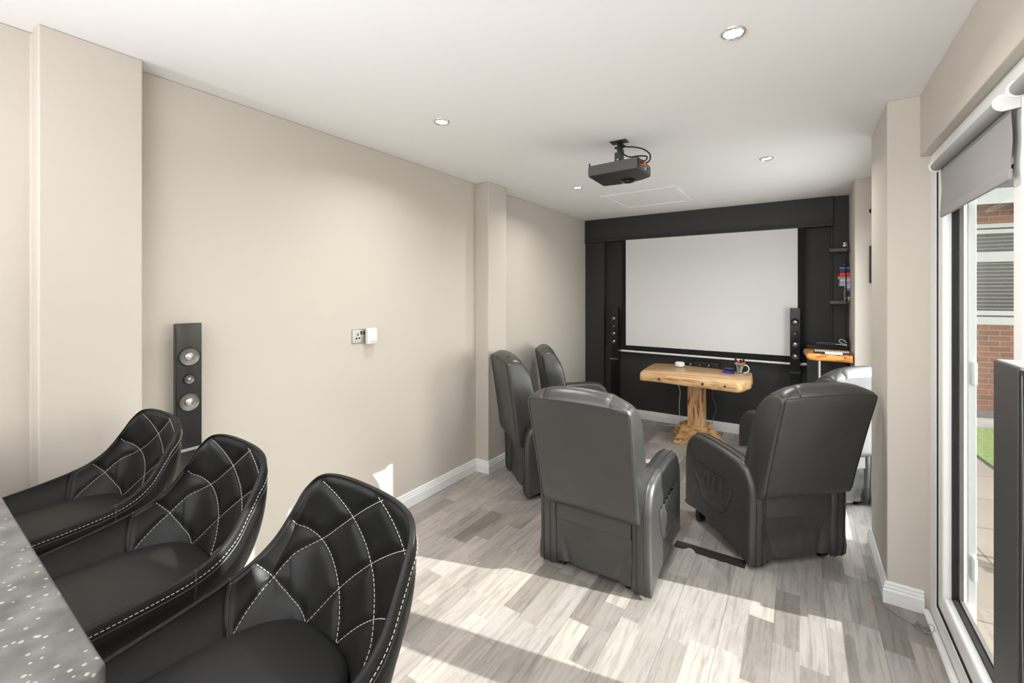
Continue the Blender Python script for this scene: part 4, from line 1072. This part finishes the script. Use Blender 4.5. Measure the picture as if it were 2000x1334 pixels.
sl_ = empty('slab_shelf', (0.205, 4.60, 0.93), label='thick orange live-edge wood slab shelf on a metal leg in the right corner', cat='shelf')
slab = [(-0.163, -0.10), (-0.10, -0.112), (0.0, -0.108), (0.10, -0.115), (0.152, -0.11), (0.154, 0.20), (0.152, 0.30), (-0.160, 0.30), (-0.166, 0.10)]
mb_ = MB(); rings = []
for z, k in ((-0.022, 0.05), (-0.012, 0.012), (0.0, 0.004), (0.02, 0.0), (0.036, 0.006), (0.042, 0.014)):
    ring = []
    for p in smooth_closed(slab, 4):
        wob = 0.012 * nz(p[0] * 14, p[1] * 14, z * 18)
        x_ = p[0] + (k * 0.8 if p[0] < 0 else 0) * (1 if p[0] < -0.1 else 0.0) + (wob if p[0] < 0.10 else -0.002)
        ring.append(Vector((min(x_, 0.153), p[1] + k * (1 if p[1] < 0 else -0.2) + wob * 0.5, z)))
    rings.append(ring)
mb_.loft(rings, True, True); obj('slab', mb_, M_slab, sl_, smooth=50)
obj('leg', MB().cyl((-0.075, -0.02, -0.930), (-0.075, -0.02, -0.012), 0.012, 16), M_steel, sl_)
kb = empty('keyboard', (0.215, 4.575, 0.973), -0.02, label='black keyboard with pale keys on the orange slab shelf', cat='keyboard')
obj('keyboard_base', MB().box(-0.125, 0.125, -0.06, 0.06, 0.0, 0.016), M_plastic, kb, bevel=0.003, seg=2)
ks = MB()
for r_i in range(5):
    for c_i in range(16): ks.box(-0.117 + c_i * 0.0148, -0.117 + c_i * 0.0148 + 0.0105, -0.050 + r_i * 0.021, -0.050 + r_i * 0.021 + 0.015, 0.016, 0.021)
ko = obj('keys', ks, M_paper, kb, smooth=0); ko['kind'] = 'stuff'
gp = empty('remote_control', (0.225, 4.500, 0.9725), label='white rounded controller lying before the black keyboard on the slab shelf', cat='controller')
obj('body', MB().box(-0.060, 0.060, -0.012, 0.008, 0.0, 0.020), M_whitepl, gp, bevel=0.008, seg=4)

# things on the hidden side of the far pier
mb_ = MB()
o_ = obj('black_wall_panel', MB().box(0.450, 0.480, 4.425, 4.4595, 1.56, 1.86), M_plastic, None, bevel=0.012, seg=4)  # plain black panel for a mostly hidden, unidentified wall object
tag(o_, 'narrow black rounded object on the far beige pier, mostly hidden by the pillar', 'wall object')
o_ = obj('wall_hook', MB().lathe([(0.020, 0.0), (0.022, 0.010), (0.016, 0.020), (0.002, 0.024)], (0, 0, 0), 20, 'y', Matrix.Scale(-1, 4, (0, 1, 0))), M_plastic, None, smooth=60)
o_.location = (0.470, 4.4595, 2.135); tag(o_, 'small black round knob high on the far beige pier', 'hook')

# ------------------------------------------------------------------ projector
pj = empty('projector', (-0.922, 2.585, 2.185), 0.0, label='black ribbed projector hanging upside down from the ceiling on a bracket', cat='projector')
bpts = [(-0.158, -0.115), (-0.14, -0.125), (0.155, -0.146), (0.160, -0.140), (0.160, 0.085), (0.10, 0.125), (0.03, 0.150), (-0.06, 0.158), (-0.155, 0.150), (-0.165, 0.14)]
mb_ = MB(); rings = []
for z, k in ((0.0, 0.97), (0.004, 0.99), (0.010, 1.0), (0.058, 1.0), (0.064, 0.985)):
    rings.append([Vector((p[0] * k, p[1] * k, z)) for p in bpts])
mb_.loft(rings, True, True); body = obj('housing', mb_, mat('projector_plastic', (0.020, 0.020, 0.019), 0.45), pj, smooth=30)
rb = MB()
for k in range(11):
    z = 0.006 + k * 0.0052
    rb.prism([(-0.156, -0.1165), (-0.140, -0.1285), (0.152, -0.1495), (0.152, -0.143), (-0.14, -0.120)], 'z', z, z + 0.0026)
obj('cooling_ribs', rb, mat('rib_grey', (0.16, 0.155, 0.145), 0.5), body, smooth=0)
lm = MB(); lm.lathe([(0.044, 0.0), (0.046, -0.004), (0.040, -0.010), (0.036, -0.011), (0.032, -0.004), (0.001, -0.003)], (0.02, 0.085, 0.0), 36)
obj('lens_ring', lm, M_gloss, body, smooth=50)
lm = MB(); lm.lathe([(0.036, 0.0), (0.036, 0.012), (0.030, 0.020), (0.022, 0.020), (0.018, 0.008), (0.001, 0.006)], (0.02, 0.134, 0.034), 32, 'y')
obj('lens_barrel', lm, M_gloss, body, smooth=50)
for x, y in ((-0.148, -0.118), (0.118, -0.118)):
    obj('foot', MB().cyl((x, y, 0.062), (x, y, 0.080), 0.005, 10), M_plastic, body)
pl_ = MB()
pl_.box(0.150, 0.162, -0.13, 0.06, 0.010, 0.058)
obj('port_panel', pl_, mat('port_grey', (0.10, 0.105, 0.12), 0.4), body, bevel=0.002)
for (y, z, m_) in ((-0.085, 0.036, M_orange), (-0.040, 0.020, M_lilac), (0.0, 0.024, M_cab), (-0.105, 0.046, M_cab)):
    obj('connector', MB().box(0.160, 0.184 if m_ is M_orange else 0.172, y - 0.010, y + 0.010, z - 0.009, z + 0.009), m_, body, bevel=0.002)
mb_ = MB()
mb_.box(-0.050, 0.052, -0.052, 0.020, 0.2125, 0.2145)
obj('ceiling_plate', mb_, M_cab, pj, bevel=0.002)
mb_ = MB(); mb_.box(-0.012, 0.016, -0.02, 0.012, 0.135, 0.2125); mb_.cyl((-0.030, -0.004, 0.185), (0.034, -0.004, 0.185), 0.008, 12); mb_.cyl((0.002, -0.004, 0.10), (0.002, -0.004, 0.18), 0.012, 14)
obj('joint', mb_, M_plastic, pj, bevel=0.002)
mb_ = MB(); mb_.box(-0.024, 0.018, -0.028, -0.024, 0.064, 0.150); mb_.box(0.016, 0.020, -0.028, 0.016, 0.064, 0.170)
mb_.box(-0.024, 0.020, -0.028, 0.016, 0.064, 0.068)
obj('bracket', mb_, M_cab, pj)
obj('bolt', MB().cyl((-0.005, -0.030, 0.105), (-0.005, -0.026, 0.105), 0.006, 12), M_steel, pj)
# spider arms above the housing
mb_ = MB(); mb_.box(-0.09, 0.09, -0.012, 0.0, 0.0645, 0.069); mb_.box(-0.006, 0.006, -0.09, 0.09, 0.069, 0.0725); obj('mounting_arms', mb_, M_cab, pj)
for k, path in enumerate([[(0.01, -0.02, 0.210), (0.05, -0.045, 0.170), (0.11, -0.06, 0.150), (0.165, -0.07, 0.125), (0.205, -0.085, 0.085), (0.205, -0.088, 0.050), (0.184, -0.086, 0.038)],
                          [(0.0, -0.03, 0.210), (0.022, -0.05, 0.150), (0.05, -0.06, 0.115), (0.09, -0.075, 0.092), (0.14, -0.09, 0.085), (0.19, -0.10, 0.072), (0.192, -0.105, 0.052), (0.172, -0.105, 0.046)]]):
    c_ = obj('projector_cable', MB().tube(catmull(path, 8), 0.0042, 8), M_rubber, pj)

# ------------------------------------------------------------------ socket and plug-in on the left wall
so = empty('wall_socket', (-2.273, 1.742, 1.216), PI / 2, label='brushed steel double wall socket on the long beige wall', cat='socket')
# local: x along wall (world +y), y = into wall side is +y -> world -x
obj('face_plate', MB().box(-0.073, 0.073, -0.008, 0.0, -0.043, 0.043), mat('socket_steel', (0.42, 0.40, 0.37), 0.35, metal=0.8), so, bevel=0.003, seg=2)
ho = MB()
for dx in (-0.034, 0.034):
    ho.box(dx - 0.004, dx + 0.004, -0.0092, -0.006, 0.004, 0.017); ho.box(dx - 0.016, dx - 0.005, -0.0092, -0.006, -0.017, -0.007); ho.box(dx + 0.005, dx + 0.016, -0.0092, -0.006, -0.017, -0.007)
obj('pin_holes', ho, M_rubber, so)
for dx in (-0.010, 0.010): obj('switch', MB().box(dx - 0.005, dx + 0.005, -0.012, -0.007, 0.010, 0.030), M_plastic, so, bevel=0.0015)
pg = empty('plug_in_unit', (-2.273, 1.790, 1.212), PI / 2, label='white plug-in unit with small grey symbols in the right half of the wall socket', cat='plug')
obj('body', MB().box(-0.036, 0.036, -0.052, -0.010, -0.050, 0.052), M_whitepl, pg, bevel=0.014, seg=5)
sy = MB()
for dx in (-0.018, 0.0, 0.018):
    for (a, b_, c, d) in ((-0.005, 0.005, 0.003, 0.005), (-0.005, 0.005, -0.005, -0.003), (-0.005, -0.003, -0.005, 0.005), (0.003, 0.005, -0.001, 0.005)):
        sy.box(dx + a, dx + b_, -0.0526, -0.0515, -0.030 + c, -0.030 + d)
obj('symbols', sy, mat('symbol_grey', (0.22, 0.21, 0.20), 0.6), pg)

# ------------------------------------------------------------------ roller blinds
def blind(y0, y1, drop, label):
    xr, zr, rr = 0.468, 2.005, 0.019
    R = empty('roller_blind', (xr, (y0 + y1) / 2, zr), label=label, cat='blind', group='grey roller blinds on the patio doors')
    L = (y1 - y0) / 2
    obj('roller_tube', MB().cyl((0, -L, 0), (0, L, 0), rr, 28), M_blind, R)
    mb_ = MB(); rows = []
    for j in range(17):
        v = j / 16; row = []
        for i in range(31):
            s_ = i / 30; y = -L + 2 * L * s_
            y += (0.010 * math.sin(v * 9 + 1.0) * v if s_ < 0.05 or s_ > 0.95 else 0) * 1.0
            row.append(Vector((0.013 + 0.003 * math.sin(s_ * 7 + v * 3) * v, y, -0.004 - drop * v)))
        rows.append(row)
    r2 = [[p + Vector((0.0012, 0, 0)) for p in r] for r in rows]
    mb_.grid(rows); mb_.grid([r[::-1] for r in r2]); mb_.grid([rows[0], r2[0]]); mb_.grid([r2[-1], rows[-1]])
    mb_.grid([[r[0] for r in r2], [r[0] for r in rows]]); mb_.grid([[r[-1] for r in rows], [r[-1] for r in r2]])
    obj('fabric', mb_, M_blind, R, smooth=60)
    obj('bottom_rail', MB().box(0.0095, 0.0185, -L, L, -drop - 0.010, -drop + 0.022), M_blind, R, bevel=0.004, seg=2)
    for s_ in (-1, 1):
        b_ = MB(); b_.prism([(0.0315, -0.020)] + [(-0.024 * math.sin(PI * q / 16), -0.024 * math.cos(PI * q / 16)) for q in range(17)] + [(0.0315, 0.022)], 'y', s_ * L + (0 if s_ > 0 else -0.005), s_ * L + (0.005 if s_ > 0 else 0))
        obj('end_bracket', b_, M_whitepl, R, bevel=0.0015, seg=2)
    return R
blind(1.760, 2.480, 0.205, 'grey roller blind over the far glass door panel, partly lowered')
blind(0.85, 1.655, 0.03, 'grey roller blind over the near door panel, only its white end in view')

# ------------------------------------------------------------------ tall dark cabinet by the door
cbt = empty('metal_cabinet', (0.276, 0.86, 0), 0.0, label='tall dark grey metal cabinet with dark oval holes, before the glass door', cat='cabinet')
CZ = 1.362
obj('side_panel', MB().box(0.0, 0.012, 0.1245, 0.225, 0, CZ), M_cab, cbt, bevel=0.002, seg=2)
obj('cabinet_back', MB().box(0.012, 0.17, 0.2135, 0.225, 0, CZ - 0.004), M_plastic, cbt, bevel=0.002, seg=2)
obj('cabinet_top', MB().box(0.003, 0.17, 0.118, 0.222, CZ - 0.003, CZ + 0.002), M_cabtop, cbt, smooth=0)
fp = MB(); fp.box(0.0005, 0.17, 0.115, 0.124, 0, CZ - 0.003)
obj('front_panel', fp, mat('front_dark_metal', (0.013, 0.013, 0.0125), 0.5, spec=0.35), cbt, bevel=0.002, seg=2)
for zz in (1.335, 1.240, 1.10, 0.985, 0.845, 0.70, 0.55, 0.40, 0.25):
    hh = MB(); hh.lathe([(0.0052, 0.0), (0.0052, -0.0010), (0.003, -0.0012), (0.0005, -0.0012)], (0.0105, 0.1150, zz - 0.01), 20, 'y')
    obj('hole', hh, mat('hole_black', (0.0005, 0.0005, 0.0005), 1.0, spec=0.0), cbt)
obj('edge_bead', MB().tube(catmull([(0.0020, 0.1145, CZ - 0.01), (0.0032, 0.1145, 1.15), (0.0020, 0.1145, 1.0), (0.0036, 0.1145, 0.8), (0.0025, 0.1145, 0.5), (0.003, 0.1145, 0.02)], 6), 0.0007, 6), M_cone, cbt)

# ------------------------------------------------------------------ damaged strip of floor, wire by the door
random.seed(3)
front = []
xs_ = [-0.62, -0.60, -0.575, -0.558, -0.545, -0.53, -0.512, -0.50, -0.46, -0.42, -0.40, -0.37, -0.345, -0.33, -0.29, -0.252]
ys_ = [2.652, 2.648, 2.650, 2.662, 2.682, 2.684, 2.668, 2.646, 2.648, 2.644, 2.648, 2.641, 2.648, 2.644, 2.643, 2.642]
pts = list(zip(xs_, ys_)) + [(-0.252, 2.729), (-0.45, 2.731), (-0.62, 2.735)]
struct('trim_8', MB().prism(pts, 'z', 0.0002, 0.0012), M_gap, smooth=0)
struct('trim_9', MB().box(-0.62, -0.252, 2.726, 2.732, 0.0012, 0.004), mat('pale_edge', (0.35, 0.33, 0.30), 0.5), smooth=0)
struct('trim_10', MB().prism([(0.266, 2.694), (0.296, 2.690), (0.290, 2.664), (0.283, 2.672)], 'z', 0.0002, 0.0010), mat('exposed_fibreboard', (0.42, 0.22, 0.08), 0.8), smooth=0)
wr = MB()
wr.tube(catmull([(0.322, 2.700, 0.004), (0.355, 2.655, 0.004), (0.395, 2.620, 0.005), (0.420, 2.598, 0.008)], 8), 0.0016, 6)
random.seed(11)
for k in range(6):
    a = 0.006 * k
    wr.tube(catmull([(0.412, 2.605, 0.006), (0.418 + a * 0.6, 2.590 - a, 0.010 + a), (0.432 + a, 2.572, 0.008 + a * 0.5), (0.448, 2.556 + a * 0.5, 0.008), (0.440 - a * 0.4, 2.575, 0.012 + a), (0.420, 2.598, 0.008)], 6), 0.0013, 6)
wr.tube([(0.460 + 0.017 * math.cos(2 * PI * k / 20), 2.566 + 0.012 * math.sin(2 * PI * k / 20), 0.030 + 0.014 * math.sin(2 * PI * k / 20 + 0.6)) for k in range(20)], 0.0014, 6, closed=True)
o_ = obj('wire_coil', wr, mat('grey_wire', (0.30, 0.28, 0.25), 0.4, metal=0.5)); tag(o_, 'small coil of thin grey wire on the floor at the glass door corner', 'wire')
